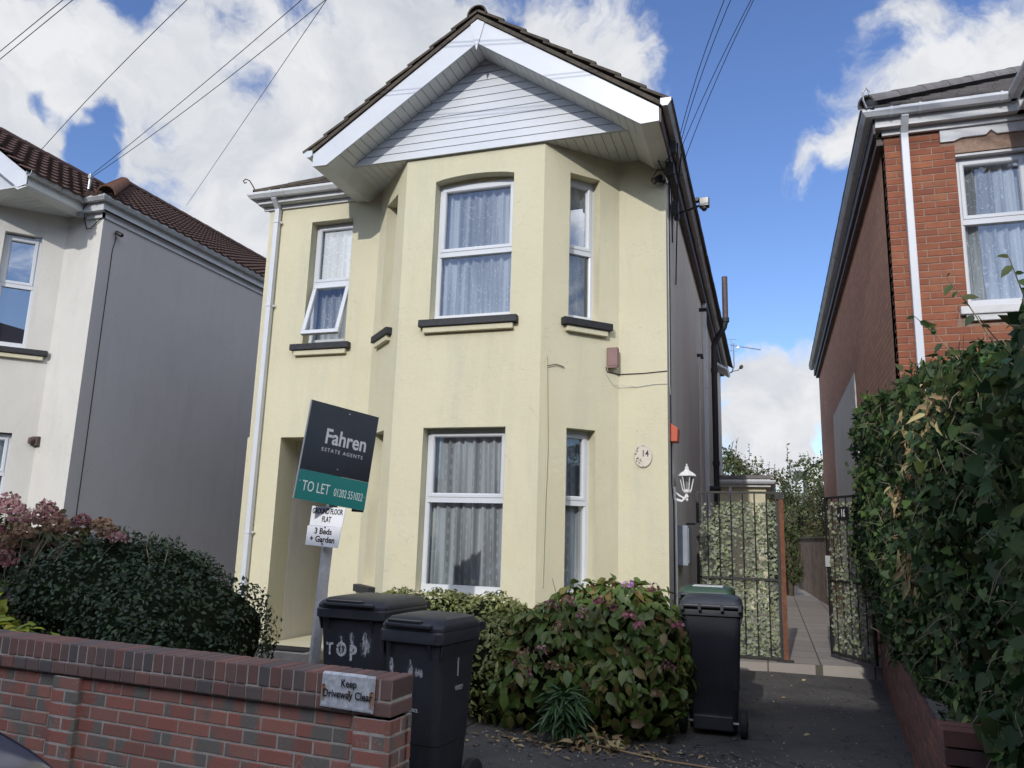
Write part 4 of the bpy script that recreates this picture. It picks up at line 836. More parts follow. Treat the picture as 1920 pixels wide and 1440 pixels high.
def ex_alarm(t):
    g_ = MB(); g_.box((-1.685, 8.305, 3.365), (-1.57, 8.33, 3.385)); g_.obj('base_lip', 'maroon_plastic', t)
sbox('telephone_junction_box', 'maroon plastic box in the corner between the bay and the wall', 'junction box', (-1.69, 8.315, 3.385), (-1.565, 8.40, 3.60), 'maroon_plastic', .008, ex_alarm)
t = thing('alarm_box', 'orange red wedge alarm box on the side wall above the lantern', 'alarm box', (-1.0, 8.76, 2.58)); g = MB(); g.prism([(-1.045, 8.66, 2.79), (-1.045, 8.66, 2.58), (-.965, 8.66, 2.58), (-.955, 8.66, 2.73)], (0, .2, 0)); bevel(g.obj('casing', 'red_plastic', t), .006, 2)
t = thing('meter_cupboard', 'grey blue meter cupboard fixed low on the side wall', 'meter box', (-1.0, 9.55, 1.2)); g = MB(); g.box((SX(9.5)-.01, 9.33, 1.22), (-.93, 9.74, 1.68)); bevel(g.obj('cupboard', 'meter_grey', t), .01, 2); g = MB(); g.box((-.9295, 9.36, 1.25), (-.922, 9.71, 1.65)); g.obj('door', 'meter_grey', t)
t = thing('security_floodlight', 'black twin floodlight with sensor on a long arm from the eaves', 'floodlight', (-.98, 9.2, 5.45))
g = MB(); g.tube([(-.98, 9.2, 5.5), (-.86, 9.15, 5.50), (-.72, 9.05, 5.50)], .014, 8); g.box((-1.03, 9.15, 5.42), (-.97, 9.25, 5.56)); g.obj('arm', 'cable_black', t)
g = MB(); g.box((-.71, 8.98, 5.46), (-.59, 9.06, 5.58)); bevel(g.obj('lamp_head', 'cable_black', t), .01, 2); g = MB(); g.box((-.70, 8.972, 5.47), (-.60, 8.979, 5.57)); g.obj('lens', 'car_glass', t)
g = MB(); g.lathe((-.73, 8.99, 5.54), [(.03, 0), (.03, .04), (.02, .055)], 12, (0, -1, 0)); g.lathe((-.65, 9.0, 5.46), [(.03, 0), (.036, -.03), (.02, -.05)], 10); g.obj('sensor', 'cable_black', t)
def cctv(label, base, tip):
    base, tip = Vector(base), Vector(tip); t = thing('security_camera', label, 'camera', tuple(base)); d_ = (tip-base).normalized()
    g_ = MB(); g_.tube([base, base+(tip-base)*.4+Vector((0, 0, -.03)), base+(tip-base)*.5], .01, 8); g_.lathe(base, [(.03, 0), (.03, .012)], 10, tuple(d_)); g_.obj('bracket', 'cable_black', t)
    g_ = MB(); s0 = base+(tip-base)*.45; ax = Vector((-.55, -.55, -.62)).normalized() if tip.x < base.x+.01 else Vector((.5, -.6, -.35)).normalized(); g_.lathe(s0-ax*.06, [(.032, 0), (.036, .01), (.036, .11), (.04, .13)], 12, tuple(ax)); autosmooth(g_.obj('body', 'cable_black', t))
    g_ = MB(); g_.lathe(s0+ax*.071, [(.022, 0), (.02, .004)], 12, tuple(ax)); g_.obj('lens', 'car_glass', t); return t
cctv('black bullet camera under the cream house eaves at the front corner', (-1.04, 8.42, 5.56), (-1.22, 8.33, 5.62))
# television aerial at the back eave
t = thing('tv_aerial', 'television aerial on a bent mast above the far end of the cream house', 'aerial', (-.98, 20.45, 5.9))
g = MB(); g.tube([(-1.0, 20.45, 5.80), (-.86, 20.45, 5.84), (-.80, 20.45, 6.0), (-.80, 20.45, 6.62)], .016, 8); g.obj('mast', 'galv', t)
g = MB(); g.tube([(-.86, 20.45, 6.56), (-.12, 20.42, 6.40)], .010, 6)
for k in range(9): x = -.60+k*.055; z_ = 6.505-k*.012; g.tube([(x, 20.33, z_), (x, 20.55, z_)], .004, 4)
g.tube([(-.86, 20.45, 6.72), (-.86, 20.45, 6.38)], .006, 5)
for dz in (-.16, .0, .15): g.tube([(-.95, 20.35, 6.56+dz), (-.72, 20.5, 6.56+dz+.01)], .004, 4)
g.box((-.72, 20.42, 6.46), (-.66, 20.48, 6.52)); g.obj('aerial_array', 'galv', t); g = MB(); g.lathe((-.64, 20.4, 5.93), [(.03, 0), (.05, .06), (.045, .12)], 10, (.3, -1, .2)); g.tube([(-.85, 20.45, 5.86), (-.7, 20.42, 5.88), (-.65, 20.4, 5.95)], .01, 6); g.obj('dish_camera', 'cable_black', t)
# ------------------------------------------------------------------ LEFT NEIGHBOUR
LX = -9.41
nb_ = thing('rendered_house', 'pale rendered house with grey side wall and brown pantile roof', 'house', (-11.6, 8.45, 0))
nl0, nl1, nr0, nr1 = (-13.2, FY), (-12.5, BY), (-10.79, BY), (-10.10, FY)
wl = MB(); wall(wl, (-14.8, FY), nl0, -.1, 6.15); wall(wl, nl0, nl1, -.1, 6.1); wall(wl, nl1, nr0, -.1, 6.1, [(.37, 1.33, 3.98, 5.72), (.37, 1.33, .95, 2.74)])
AN = Vector((nr1[0]-nr0[0], nr1[1]-nr0[1])).length
wall(wl, nr0, nr1, -.1, 6.1, [(.20, .675, 3.98, 5.72), (.20, .675, .95, 2.74)]); wall(wl, nr1, (LX, FY), -.1, 6.1)
wl.obj('wall', 'neighbour_render', nb_)
sw = MB(); wall(sw, (LX, FY), (LX, 22), -.1, 6.12); wall(sw, (LX, 22), (-14.8, 22), -.1, 6.12); wall(sw, (-14.8, 22), (-14.8, FY), -.1, 6.12); sw.obj('side_wall', 'grey_paint', nb_)
window(nb_, nr0, nr1, .20, .675, 3.98, 5.70, 4.93, None, off=.09, glassmat='tinted_glass', sl=.3, sr=.29, label='upper bay window with black sill')
window(nb_, nr0, nr1, .20, .675, .95, 2.72, 2.16, 'voile', off=.09, sill=False, folds=3)
window(nb_, nl1, nr0, .37, 1.33, 3.98, 5.70, 4.93, None, off=.09, glassmat='tinted_glass')
window(nb_, nl1, nr0, .37, 1.33, .95, 2.72, 2.16, 'voile', off=.09)
fa = MB()
fa.box((LX, 8.36, 6.10), (LX+.09, 22, 6.12)); fa.box((LX+.07, 8.34, 6.10), (LX+.09, 22, 6.28)); fa.box((-9.80, 8.34, 6.10), (LX+.07, 8.36, 6.28)); fa.box((-9.80, 8.36, 6.10), (LX, 8.46, 6.12)); fa.box((-9.7, 8.42, 6.02), (LX+.03, 8.45, 6.098)); fa.box((LX+.001, 8.42, 6.02), (LX+.03, 22, 6.098))
fa.obj('fascia', 'upvc_dirty', nb_)
gutter([(-9.72, 7.36, 6.30), (-9.72, 8.34, 6.30), (LX+.09, 8.34, 6.30), (LX+.09, 22, 6.33)], 'gutter_grey', nb_, [((-9.72, 7.9, 6.30), (0, 1, 0)), ((-9.6, 8.34, 6.30), (1, 0, 0)), ((-9.46, 8.34, 6.30), (1, 0, 0))] + [((LX+.09, y, 6.303), (0, 1, 0)) for y in (8.7, 9.5, 11.6, 13.7)])
# gabled wing over the bay: ridge x=-11.55
pw = math.atan(.70); cw, sw_ = math.cos(pw), math.sin(pw)
rf = MB(); tiles(rf, (-9.64, 7.35, 6.235), (0, 1, 0), (-cw, 0, sw_), 8, 1.93/cw/8, lambda k: (0, 1.0+k*.24, 0, 1.0+k*.24+.24), 'pan', step=.05, amp=.026, th=.03, wave=.19)
tiles(rf, (-13.46, 7.35, 6.235), (0, 1, 0), (cw, 0, sw_), 8, 1.93/cw/8, lambda k: (0, 2.8), 'pan', step=.05, amp=.026, th=.03, wave=.19)
ph2 = math.atan(.63); ch2, sh2 = math.cos(ph2), math.sin(ph2)
tiles(rf, (LX+.16, 8.27, 6.255), (-1, 0, 0), (0, ch2, sh2), 17, .29, lambda k: (k*.29*ch2, 5.2, (k+1)*.29*ch2, 5.2), 'pan', step=.05, amp=.026, th=.03, wave=.19)
tiles(rf, (LX+.16, 8.27, 6.255), (0, 1, 0), (-ch2, 0, sh2), 17, .29, lambda k: (k*.29*ch2, 14.0, (k+1)*.29*ch2, 14.0), 'pan', step=.05, amp=.026, th=.03, wave=.19)
rfo = rf.obj('roof', 'brown_tile', nb_)
rd = MB(); halfround(rd, (-11.55, 7.36, 7.59), (-11.55, 10.3, 7.59), .10); rd.obj('ridge_tile', 'brown_tile', rfo); rd = MB(); halfround(rd, (LX-4.02, 12.5, 8.93), (LX-4.02, 22, 8.93), .11); rd.obj('ridge_tile', 'brown_tile', rfo)
rd = MB(); halfround(rd, (LX+.17, 8.28, 6.32), (LX-4.0, 12.45, 8.95), .12, .38); rd.obj('hip_tile', 'clay_ridge', rfo)
sf = MB(); boards(sf, (-10.9, 7.4, 6.105), (-10.9, 8.46, 6.105), (-9.72, 7.4, 6.105), (-9.72, 8.46, 6.105), 10); sf.prism([(-9.72, 7.40, 6.09), (-9.88, 7.40, 6.06), (-9.98, 7.4, 6.11), (-9.72, 7.4, 6.25)], (0, 1.06, 0)); boards(sf, (-13.3, 7.4, 6.105), (-13.3, 8.46, 6.105), (-10.9, 7.4, 6.105), (-10.9, 8.46, 6.105), 10); sf.obj('soffit', 'soffit_white', nb_)
bg_ = MB(); bg_.prism([(-9.72, 7.39, 6.12), (-9.88, 7.39, 6.09), (-11.55, 7.39, 7.24), (-11.55, 7.39, 7.55), (-9.72, 7.39, 6.27)], (0, .02, 0)); bg_.prism([(-13.38, 7.39, 6.12), (-13.22, 7.39, 6.09), (-11.55, 7.39, 7.24), (-11.55, 7.39, 7.55), (-13.38, 7.39, 6.27)], (0, .02, 0)); bg_.obj('barge_board', 'upvc', nb_)
bg_ = MB(); bg_.prism([(-9.88, 7.70, 6.11), (-13.22, 7.70, 6.11), (-11.55, 7.70, 7.30)], (0, .02, 0)); bg_.obj('gable_cladding', 'upvc', nb_)
g = MB(); g.box((-10.14, 8.40, 2.58), (-10.02, 8.46, 2.71)); g.lathe((-10.10, 8.40, 2.645), [(.05, 0), (.05, .05), (.035, .055)], 12, (-.3, -1, 0)); g.obj('flue_terminal', 'brown_pipe', nb_)
g = MB(); g.tube([(LX-.03, 8.44, 6.02), (-9.52, 8.43, 5.95), (-9.6, 8.42, 5.86), (-9.68, 8.42, 5.86), (-9.74, 8.42, 6.0), (-9.72, 8.36, 6.12)], .008, 6); g.tube([(-9.5, 8.25, 6.5), (-9.5, 8.3, 6.34), (-9.7, 8.33, 6.16), (-9.75, 8.4, 6.05)], .008, 6); g.obj('cable_tail', 'cable_black', nb_)
g = MB(); g.tube([(-9.5, 8.2, 6.38), (-9.5, 8.2, 6.62)], .02, 8); g.box((-9.78, 8.3, 6.02), (-9.70, 8.36, 6.10)); g.lathe((-9.5, 8.2, 6.55), [(.035, 0), (.035, .05)], 10); g.obj('cable_bracket', 'galv', nb_)
g = MB(); g.tube([(LX+.006, 8.72, 5.82), (LX+.006, 8.68, 5.6), (LX+.006, 8.675, 4.0), (LX+.006, 8.68, 2.6), (LX+.006, 8.67, .1)], .007, 6); g.obj('side_cable', 'cable_black', nb_)
t = thing('security_camera', 'black bullet camera high on the grey side wall', 'camera', (LX, 8.7, 5.85)); g = MB(); g.tube([(LX, 8.70, 5.86), (LX+.05, 8.70, 5.86)], .012, 8); g.obj('bracket', 'cable_black', t); g = MB(); g.lathe((LX+.03, 8.68, 5.88), [(.028, 0), (.034, .01), (.034, .12), (.03, .13)], 12, (.85, .1, -.45)); autosmooth(g.obj('body', 'cable_black', t)); g = MB(); g.lathe((LX+.145, 8.69, 5.82), [(.02, 0), (.018, .004)], 10, (.85, .1, -.45)); g.obj('lens', 'car_glass', t)
# ------------------------------------------------------------------ RIGHT NEIGHBOUR (brick)
RX = 1.27
bh_ = thing('red_brick_house', 'red brick house with white gutter and lace curtained window', 'house', (3.5, 8.45, 0))
def brickrun(mb, P0, P1, z0, courses, holes=(), bl=.225, chh=.075, d=.05, proud=0.0, quoin=False, jit=.0015):
    P0 = Vector((P0[0], P0[1], 0)); P1 = Vector((P1[0], P1[1], 0)); L = (P1-P0).length; u = (P1-P0)/L; n = Vector((u.y, -u.x, 0))
    for k in range(courses):
        z = z0 + chh*(k+.5); xs = -(.5*bl if k % 2 else 0)
        while xs < L-.01:
            a, b = max(xs, 0), min(xs+bl-.010, L); xs += bl
            segs = [(a, b)]
            for (h0, h1, za, zb) in holes:
                if za < z < zb:
                    ns = []
                    for s0, s1_ in segs:
                        if s1_ <= h0 or s0 >= h1: ns.append((s0, s1_))
                        else:
                            if h0 - s0 > .03: ns.append((s0, h0))
                            if s1_ - h1 > .03: ns.append((h1, s1_))
                    segs = ns
            for s0, s1_ in segs:
                if s1_-s0 > .025: mb.brick(P0 + u*((s0+s1_)/2) + Vector((0, 0, z)) + n*(proud + random.uniform(-jit, jit)), u, n, s1_-s0, chh-.010, d)
wl = MB(); wall(wl, (RX, FY+.005), (2.75, FY+.005), -.1, 6.0, [(.66, 1.33, 3.87, 5.53)]); wall(wl, (2.75, FY+.005), (3.45, 7.76), -.1, 6.0); wall(wl, (3.45, 7.76), (5.2, 7.76), -.1, 6.0); wl.obj('mortar_bed', 'mortar_brown', bh_)
bk = MB(); brickrun(bk, (RX, FY), (2.75, FY), 1.95, 53, [(.53, 1.45, 5.66, 5.93), (.66, 1.33, 3.84, 5.70), (.57, 1.4, 3.68, 3.86)]); bk.fixn = False
brickrun(bk, (2.75, FY), (3.45, 7.752), 1.95, 53); brickrun(bk, (3.45, 7.752), (5.2, 7.752), 1.95, 53); bk.obj('front_wall', 'red_brick', bh_)
sw = MB(); wall(sw, (9, 21), (RX, 21), -.1, 6.0); wall(sw, (RX, 21), (RX, FY+.12), -.1, 6.0); sw.obj('side_wall', 'side_brick', bh_)
cq = MB()
for k in range(53): cq.brick((RX, FY+(.056 if k % 2 else .112), 1.95+.075*(k+.5)), (0, -1, 0), (-1, 0, 0), .105 if k % 2 else .215, .065, .04)
cq.fixn = False; cq.obj('quoin', 'red_brick', bh_)
g = MB(); g.box((RX-.0, FY+.01, -.1), (RX+.03, FY+.24, 6.0)); g.obj('corner_bed', 'mortar_brown', bh_)
g = MB(); g.box((RX-.018, 12.5, .1), (RX-.001, 16.8, 4.08)); g.obj('white_patch', 'neighbour_render', bh_)
window(bh_, (RX, FY), (2.75, FY), .66, 1.33, 3.87, 5.50, 4.80, 'lace', off=.09, sillpaint='upvc_dirty', folds=7, sl=.08, sr=.07, sout=.06)
g = MB(); g.prism([(1.80, 8.435, 5.66), (1.93, 8.435, 5.66), (2.0, 8.435, 5.69), (2.22, 8.435, 5.69), (2.27, 8.435, 5.74), (2.32, 8.435, 5.69), (2.60, 8.435, 5.69), (2.68, 8.435, 5.66), (2.74, 8.435, 5.66), (2.74, 8.435, 5.93), (1.80, 8.435, 5.93)], (0, .12, 0)); bevel(g.obj('lintel', 'upvc_dirty', bh_), .004)
g = MB(); g.box((1.93, FY+.02, 5.50), (2.60, FY+.13, 5.66)); g.obj('window_head', 'upvc_dirty', bh_)
g = MB(); g.box((1.18, 8.33, 5.86), (2.9, 8.35, 5.99)); g.box((1.18, 8.35, 5.86), (2.9, 8.47, 5.88)); g.box((1.25, 8.41, 5.80), (2.75, 8.448, 5.858)); g.obj('fascia', 'upvc_dirty', bh_)
g = MB(); g.box((1.16, 8.35, 5.80), (1.18, 21.1, 5.97)); g.box((1.18, 8.47, 5.80), (1.27, 21.1, 5.82)); g.box((1.2, 8.47, 5.72), (1.268, 21, 5.798)); g.obj('side_fascia', 'brown_pipe', bh_)
gutter([(1.16, 21.1, 6.03), (1.16, 8.33, 6.03), (2.50, 8.33, 6.03), (2.50, 7.3, 6.03)][:3], 'upvc', bh_, [((1.33, 8.33, 6.03), (1, 0, 0)), ((1.60, 8.33, 6.03), (1, 0, 0)), ((2.34, 8.33, 6.03), (1, 0, 0))])
gutter([(1.155, 21.1, 6.035), (1.155, 8.45, 6.035)], 'gutter_grey', bh_, [((1.155, y, 6.035), (0, -1, 0)) for y in (9.6, 11.0, 12.6, 14.2, 16.0, 18.0, 20.0)])
gutter([(2.50, 8.34, 6.03), (2.50, 7.3, 6.03)], 'gutter_grey', bh_, flip=False)
pipe(bh_, 'downpipe', 'upvc', [(1.46, 8.28, 5.95), (1.46, 8.405, 5.80), (1.46, 8.405, .05)], .036, clips=[(1.46, 8.405, 2.4)])
rf = MB(); tiles(rf, (1.08, 8.25, 6.03), (1, 0, 0), (0, ch2, sh2), 12, .28, lambda k: (k*.28*ch2, 6.0, (k+1)*.28*ch2, 6.0), th=.02, step=.02)
tiles(rf, (1.08, 21, 6.03), (0, -1, 0), (ch2, 0, sh2), 12, .28, lambda k: (0, 12.75-k*.28*ch2, 0, 12.75-(k+1)*.28*ch2), th=.02, step=.02)
tiles(rf, (2.60, 7.3, 6.03), (0, 1, 0), (ch2, 0, sh2), 8, .3, lambda k: (0, 3), th=.02, step=.02)
rfo = rf.obj('roof', 'slate', bh_)
g = MB(); halfround(g, (1.10, 8.27, 6.10), (3.9, 11.07, 7.86), .10, .45); g.obj('hip_tile', 'slate', rfo)
g = MB(); g.prism([(1.06, 8.26, 6.02), (1.16, 8.20, 6.02), (1.18, 8.2, 6.13), (1.10, 8.24, 6.15)], (.03, .06, 0)); g.obj('hip_mortar', 'black_paint', rfo)
tube_part('hip_iron', [(1.09, 8.2, 6.03), (1.06, 8.18, 6.12), (1.06, 8.17, 6.2), (1.09, 8.16, 6.24), (1.12, 8.17, 6.2), (1.10, 8.18, 6.16)], .010, 'galv', bh_)
g = MB(); g.box((2.5, 7.4, 5.86), (5.4, 7.42, 6.0)); g.box((2.5, 7.42, 5.86), (5.4, 8.5, 5.88)); g.obj('soffit', 'soffit_white', bh_)
# ------------------------------------------------------------------ rear extension, fence, far house
t = thing('flat_roofed_extension', 'low cream flat roofed extension with white gutter behind the gate', 'extension', (-1.2, 18, 0))
g = MB(); g.box((-2.6, 18.1, 0), (-.10, 22.5, 2.72)); g.obj('wall', 'cream_render', t)
g = MB(); g.box((-2.7, 17.98, 2.72), (0.0, 22.6, 2.90)); g.obj('fascia', 'upvc_dirty', t); g = MB(); g.box((-2.72, 17.95, 2.90), (.02, 22.6, 2.97)); g.obj('roof', 'slate', t)
gutter([(-2.7, 17.98, 2.86), (0.0, 17.98, 2.86), (0.0, 22, 2.86)], 'upvc', t); pipe(t, 'downpipe', 'upvc', [(-.86, 18.03, 2.8), (-.86, 18.03, .1)], .03)
g = MB()
t = thing('timber_fence', 'weathered brown close board fence at the end of the path', 'fence', (1.2, 20.6, .1))
fp0, fp1 = Vector((1.22, 20.4, .08)), Vector((.80, 28.5, .08)); L = (fp1-fp0).length; fu = (fp1-fp0)/L; fnn = Vector((-fu.y, fu.x, 0))
k = 0
while k*.11 < L:
    h = 1.58 + random.uniform(-.015, .015); p = fp0 + fu*(k*.11+.05); g.obox(p + Vector((0, 0, h/2)) + fnn*(.006*(k % 2)), fu*.06, fnn*.009, (0, 0, h/2)); k += 1
g.obj('boards', 'wood_fence', t)
g = MB()
for z_ in (.3, 1.3): g.obox(fp0.lerp(fp1, .5) - fnn*.03 + Vector((0, 0, z_)), fu*(L/2), fnn*.02, (0, 0, .04))
g.obox(fp0.lerp(fp1, .5) + Vector((0, 0, 1.62)), fu*(L/2), fnn*.035, (0, 0, .018)); g.obj('rail', 'wood_fence', t)
t = thing('far_house', 'distant house with pale gable glimpsed above the trees', 'house', (6, 52, 0))
g = MB(); g.box((2.2, 52, 0), (12, 60, 6.0)); g.prism([(2.2, 52, 6.0), (12, 52, 6.0), (7.1, 52, 9.2)], (0, 8, 0)); g.obj('wall', 'neighbour_render', t)
g = MB(); g.prism([(1.8, 51.7, 5.9), (7.1, 51.7, 9.35), (7.1, 51.7, 9.6), (1.5, 51.7, 6.1)], (0, 8.5, 0)); g.prism([(12.4, 51.7, 5.9), (7.1, 51.7, 9.35), (7.1, 51.7, 9.6), (12.7, 51.7, 6.1)], (0, 8.5, 0)); g.obj('roof', 'upvc_dirty', t)
# ------------------------------------------------------------------ houses over the road (cast the street's shade)
def far_row(name, label, x0, x1, gx):
    t = thing(name, label, 'house', ((x0+x1)/2, -9, 0), 'houses over the road'); g_ = MB(); g_.box((x0, -13.5, -.1), (x1, -8.6, 6.2)); g_.obj('wall', 'far_brick', t)
    g_ = MB(); g_.prism([(x0-.2, -8.2, 6.1), (x0-.2, -13.9, 6.1), (x0-.2, -11.05, 9.52)], (x1-x0+.4, 0, 0)); r_ = g_.obj('roof', 'brown_tile', t)
    g_ = MB(); g_.box((gx-.4, -11.6, 8.0), (gx+.4, -11.1, 9.6)); g_.obj('chimney', 'far_brick', r_)
    for wx in (x0+1.6, x1-2.8):
        for wz in (.9, 3.4):
            g_ = MB(); frame(g_, (wx, -8.6, 0), (-1, 0, 0), (0, 1, 0), -1.3, 0, wz, wz+1.4, .08, .1, -.03); f_ = g_.obj('window', 'upvc', t); g_ = MB(); g_.quad((wx+.05, -8.585, wz), (wx+1.25, -8.585, wz), (wx+1.25, -8.585, wz+1.35), (wx+.05, -8.585, wz+1.35)); g_.obj('pane', 'tinted_glass', f_)
    g_ = MB(); g_.box(((x0+x1)/2-.45, -8.59, 0), ((x0+x1)/2+.45, -8.55, 2.1)); g_.obj('door', 'black_paint', t)
far_row('brick_house', 'long brick house over the road facing the cream house', -13.5, 5.5, 2.0); far_row('brick_house', 'long brick house over the road to the left', -33, -13.9, -20); far_row('brick_house', 'long brick house over the road to the right', 5.9, 22, 14)
# ------------------------------------------------------------------ FRONT BRICK WALL
WA, WB = Vector((-1.79, 3.626, 0)), Vector((-7.3, 4.014, 0)); wu = (WA-WB).normalized(); wn = Vector((wu.y, -wu.x, 0))
fw = thing('front_garden_wall', 'low red and grey brick garden wall with brick on edge coping', 'wall', tuple((WA+WB)/2))
L = (WA-WB).length; TH = .215; TOP = .79
P = lambda a, d, z: WB + wu*a - wn*d + Vector((0, 0, z))
cp = MB(); cp.fixn = False; k = 0; x = L-.0365
while x > .04:
    jt = random.uniform(-.002, .003); hz = .1025
    cp.obox(P(x, TH/2+jt, TOP-hz/2-random.uniform(0, .003)), wu*.0325, -wn*(TH/2), (0, 0, hz/2)); x -= .0745
cpo = cp.obj('coping', 'coping_brick', fw); bevel(cpo, .007, 2)
c2 = MB(); x = L-.0515; 
while x > .05: c2.obox(P(x, TH/2-.002+random.uniform(-.002, .002), TOP-.1125-.0325), wu*.0505, -wn*(TH/2), (0, 0, .0325)); x -= .1125
bevel(c2.obj('header_course', 'coping_brick', fw), .006, 2)
mo = MB(); mo.obox(P(L/2, TH/2, TOP-.06), wu*(L/2-.004), -wn*(TH/2-.007), (0, 0, .052)); mo.obox(P(L/2, TH/2, TOP-.145), wu*(L/2-.004), -wn*(TH/2-.009), (0, 0, .031))
OV = .035; mo.obox(P(L/2, OV+.005+.07, .22), wu*(L/2-.05), -wn*.07, (0, 0, .392))
bz = TOP-.1125-.065-.0
bd = MB(); bd.fixn = False
ncs = 8; z0w = bz-.010-ncs*.075
a0 = P(0, OV, 0); a1 = P(L-.21, OV, 0); brickrun(bd, a0, a1, z0w, ncs, d=.03, jit=.002)
b0 = P(L, TH-OV, 0); b1 = P(0, TH-OV, 0); brickrun(bd, b0, b1, z0w, ncs, d=.03)
bd.obj('brickwork', 'old_brick', fw)
# piers
pr = MB(); pr.fixn = False
for pa in (L-.215, L-2.33, L-4.5):
    w_ = .215
    for kk in range(ncs+2):
        z = bz-.01-.075*(kk+.5)
        off = .002*random.random()
        segs = [(0, .215)] if kk % 2 == 0 else [(0, .1025), (.1125, .215)]
        for s0, s1_ in segs: pr.brick(P(pa+(s0+s1_)/2, -.0+off, z), wu, wn, s1_-s0, .065, .03)
        if pa > L-.3:
            for s0, s1_ in ([(0, .215)] if kk % 2 else [(0, .1025), (.1125, .215)]): pr.brick(P(L, (s0+s1_)/2, z), -wn, wu, s1_-s0, .065, .03)
        else: pr.brick(P(pa+w_, .019, z), -wn, wu, .036, .065, .03, .002)
        if pa < L-.3: pr.brick(P(pa, .019, z), wn, -wu, .036, .065, .03, .002)
    mo.obox(P(pa+.1075, .09, .21), wu*.102, -wn*.0865, (0, 0, .39))
mo.obox(P(L-.105, .108, .21), wu*.1015, -wn*.103, (0, 0, .39))
pr.obj('pier', 'old_brick', fw); mo.obj('mortar', 'mortar', fw)
# fillet of mortar and footing course
ft = MB(); ft.prism([P(0, OV, z0w+.03), P(0, -.02, z0w-.05), P(0, -.02, -.1), P(0, OV+.02, -.1)], wu*(L-.22)); ft.obj('footing', 'mortar_dark', fw)
fb = MB(); fb.fixn = False; brickrun(fb, P(0, -.022, 0), P(L-.25, -.022, 0), z0w-.05-.15, 2, d=.02); fb.obj('footing_course', 'coping_brick', fw)
# keep driveway clear sign: bent metal plate on the coping
sg = thing('driveway_sign', 'rust streaked white metal plate reading Keep Driveway Clear', 'sign', tuple(P(L-.24, -.004, .63)))
def PS(a, z, d=-.010): return P(a, d, z)
s0, s1_ = L-.405, L-.092; g = MB(); nseg = 12; vs_ = []
zb0, zb1 = .632, .798
for i in range(nseg+1):
    a = s0+(s1_-s0)*i/nseg; bend = -.006-.012*(i/nseg)**2
    vs_ += [PS(a, zb0-.006*i/nseg, -.014), PS(a, zb1-.030, -.008), PS(a, zb1-.012, bend*.3-.004), PS(a, zb1, .006 if i < nseg*.8 else -.004)]
for i in range(nseg):
    for j in range(3): g.f.append((i*4+j, i*4+4+j, i*4+5+j, i*4+1+j))
g.v = [tuple(v) for v in vs_]; o = g.obj('plate', 'weathered_sign', sg); md = o.modifiers.new('thickness', 'SOLIDIFY'); md.thickness = .0016; md.offset = 1
tw = wu; tz = Vector((0, 0, 1))
text('lettering', 'Keep', 'ink_black', sg, PS(s0+.165, .735, -.0165), tw, tz, .052, 'CENTER', sx=.86, bold=.01)
text('lettering', 'Driveway Clear', 'ink_black', sg, PS(s0+.160, .682, -.0185), tw, tz, .052, 'CENTER', sx=.88, bold=.01)
g = MB(); [g.tube([PS(a, b, -.0175), PS(c_, d_, -.0175)], .0012, 4) for a, b, c_, d_ in ((s0+.006, .640, s1_-.01, .634), (s1_-.008, .636, s1_-.008, .765), (s0+.006, .642, s0+.006, .765))]; g.obj('border_line', 'ink_grey', sg)
g = MB(); [g.lathe(PS(a, z_, -.013), [(.0055, 0), (.0055, .006), (.003, .008)], 10, tuple(wn)) for a, z_ in ((s0+.016, .735), (s1_-.012, .722), (s0+.17, .715))]; g.obj('screw', 'rust', sg)
g = MB(); g.uv = []; 
for a, z_, w_, h_ in ((s0+.016, .735, .011, .075), (s1_-.012, .722, .014, .08), (s0+.17, .715, .006, .03)):
    g.quad(PS(a-w_, z_-h_, -.0165), PS(a+w_, z_-h_, -.0165), PS(a+w_, z_, -.0165), PS(a-w_, z_, -.0165)); g.uv += [(0, 0), (1, 0), (1, 1), (0, 1)]
g.fixn = False; g.obj('rust_streak', 'rust_run', sg)
# ------------------------------------------------------------------ RIGHT LOW WALL
rwA, rwB = Vector((1.17, 10.5, 0)), Vector((.72, 3.9, 0)); ru = (rwB-rwA).normalized(); rn = Vector((ru.y, -ru.x, 0))
rw = thing('low_boundary_wall', 'low dark brick boundary wall under the ivy hedge', 'wall', tuple((rwA+rwB)/2))
LR = (rwB-rwA).length
g = MB(); g.fixn = False; brickrun(g, rwA, rwB, -.10, 9, d=.03); g.obj('brickwork', 'dark_brick', rw)
g = MB(); g.obox((rwA+rwB)/2 - rn*.11 + Vector((0, 0, .23)), ru*(LR/2), rn*.10, (0, 0, .33)); g.obj('mortar', 'mortar_dark', rw)
g = MB(); g.fixn = False; PB = rwB - ru*.25
for k in range(11):
    for s_ in ((-.11, .11),) if k % 2 else ((-.11, -.005), (.005, .11)): g.brick(PB + ru*((s_[0]+s_[1])/2) + rn*.05 + Vector((0, 0, -.1+.075*(k+.5))), ru, rn, s_[1]-s_[0]-.004, .065, .2)
g.obj('pier', 'dark_brick', rw)
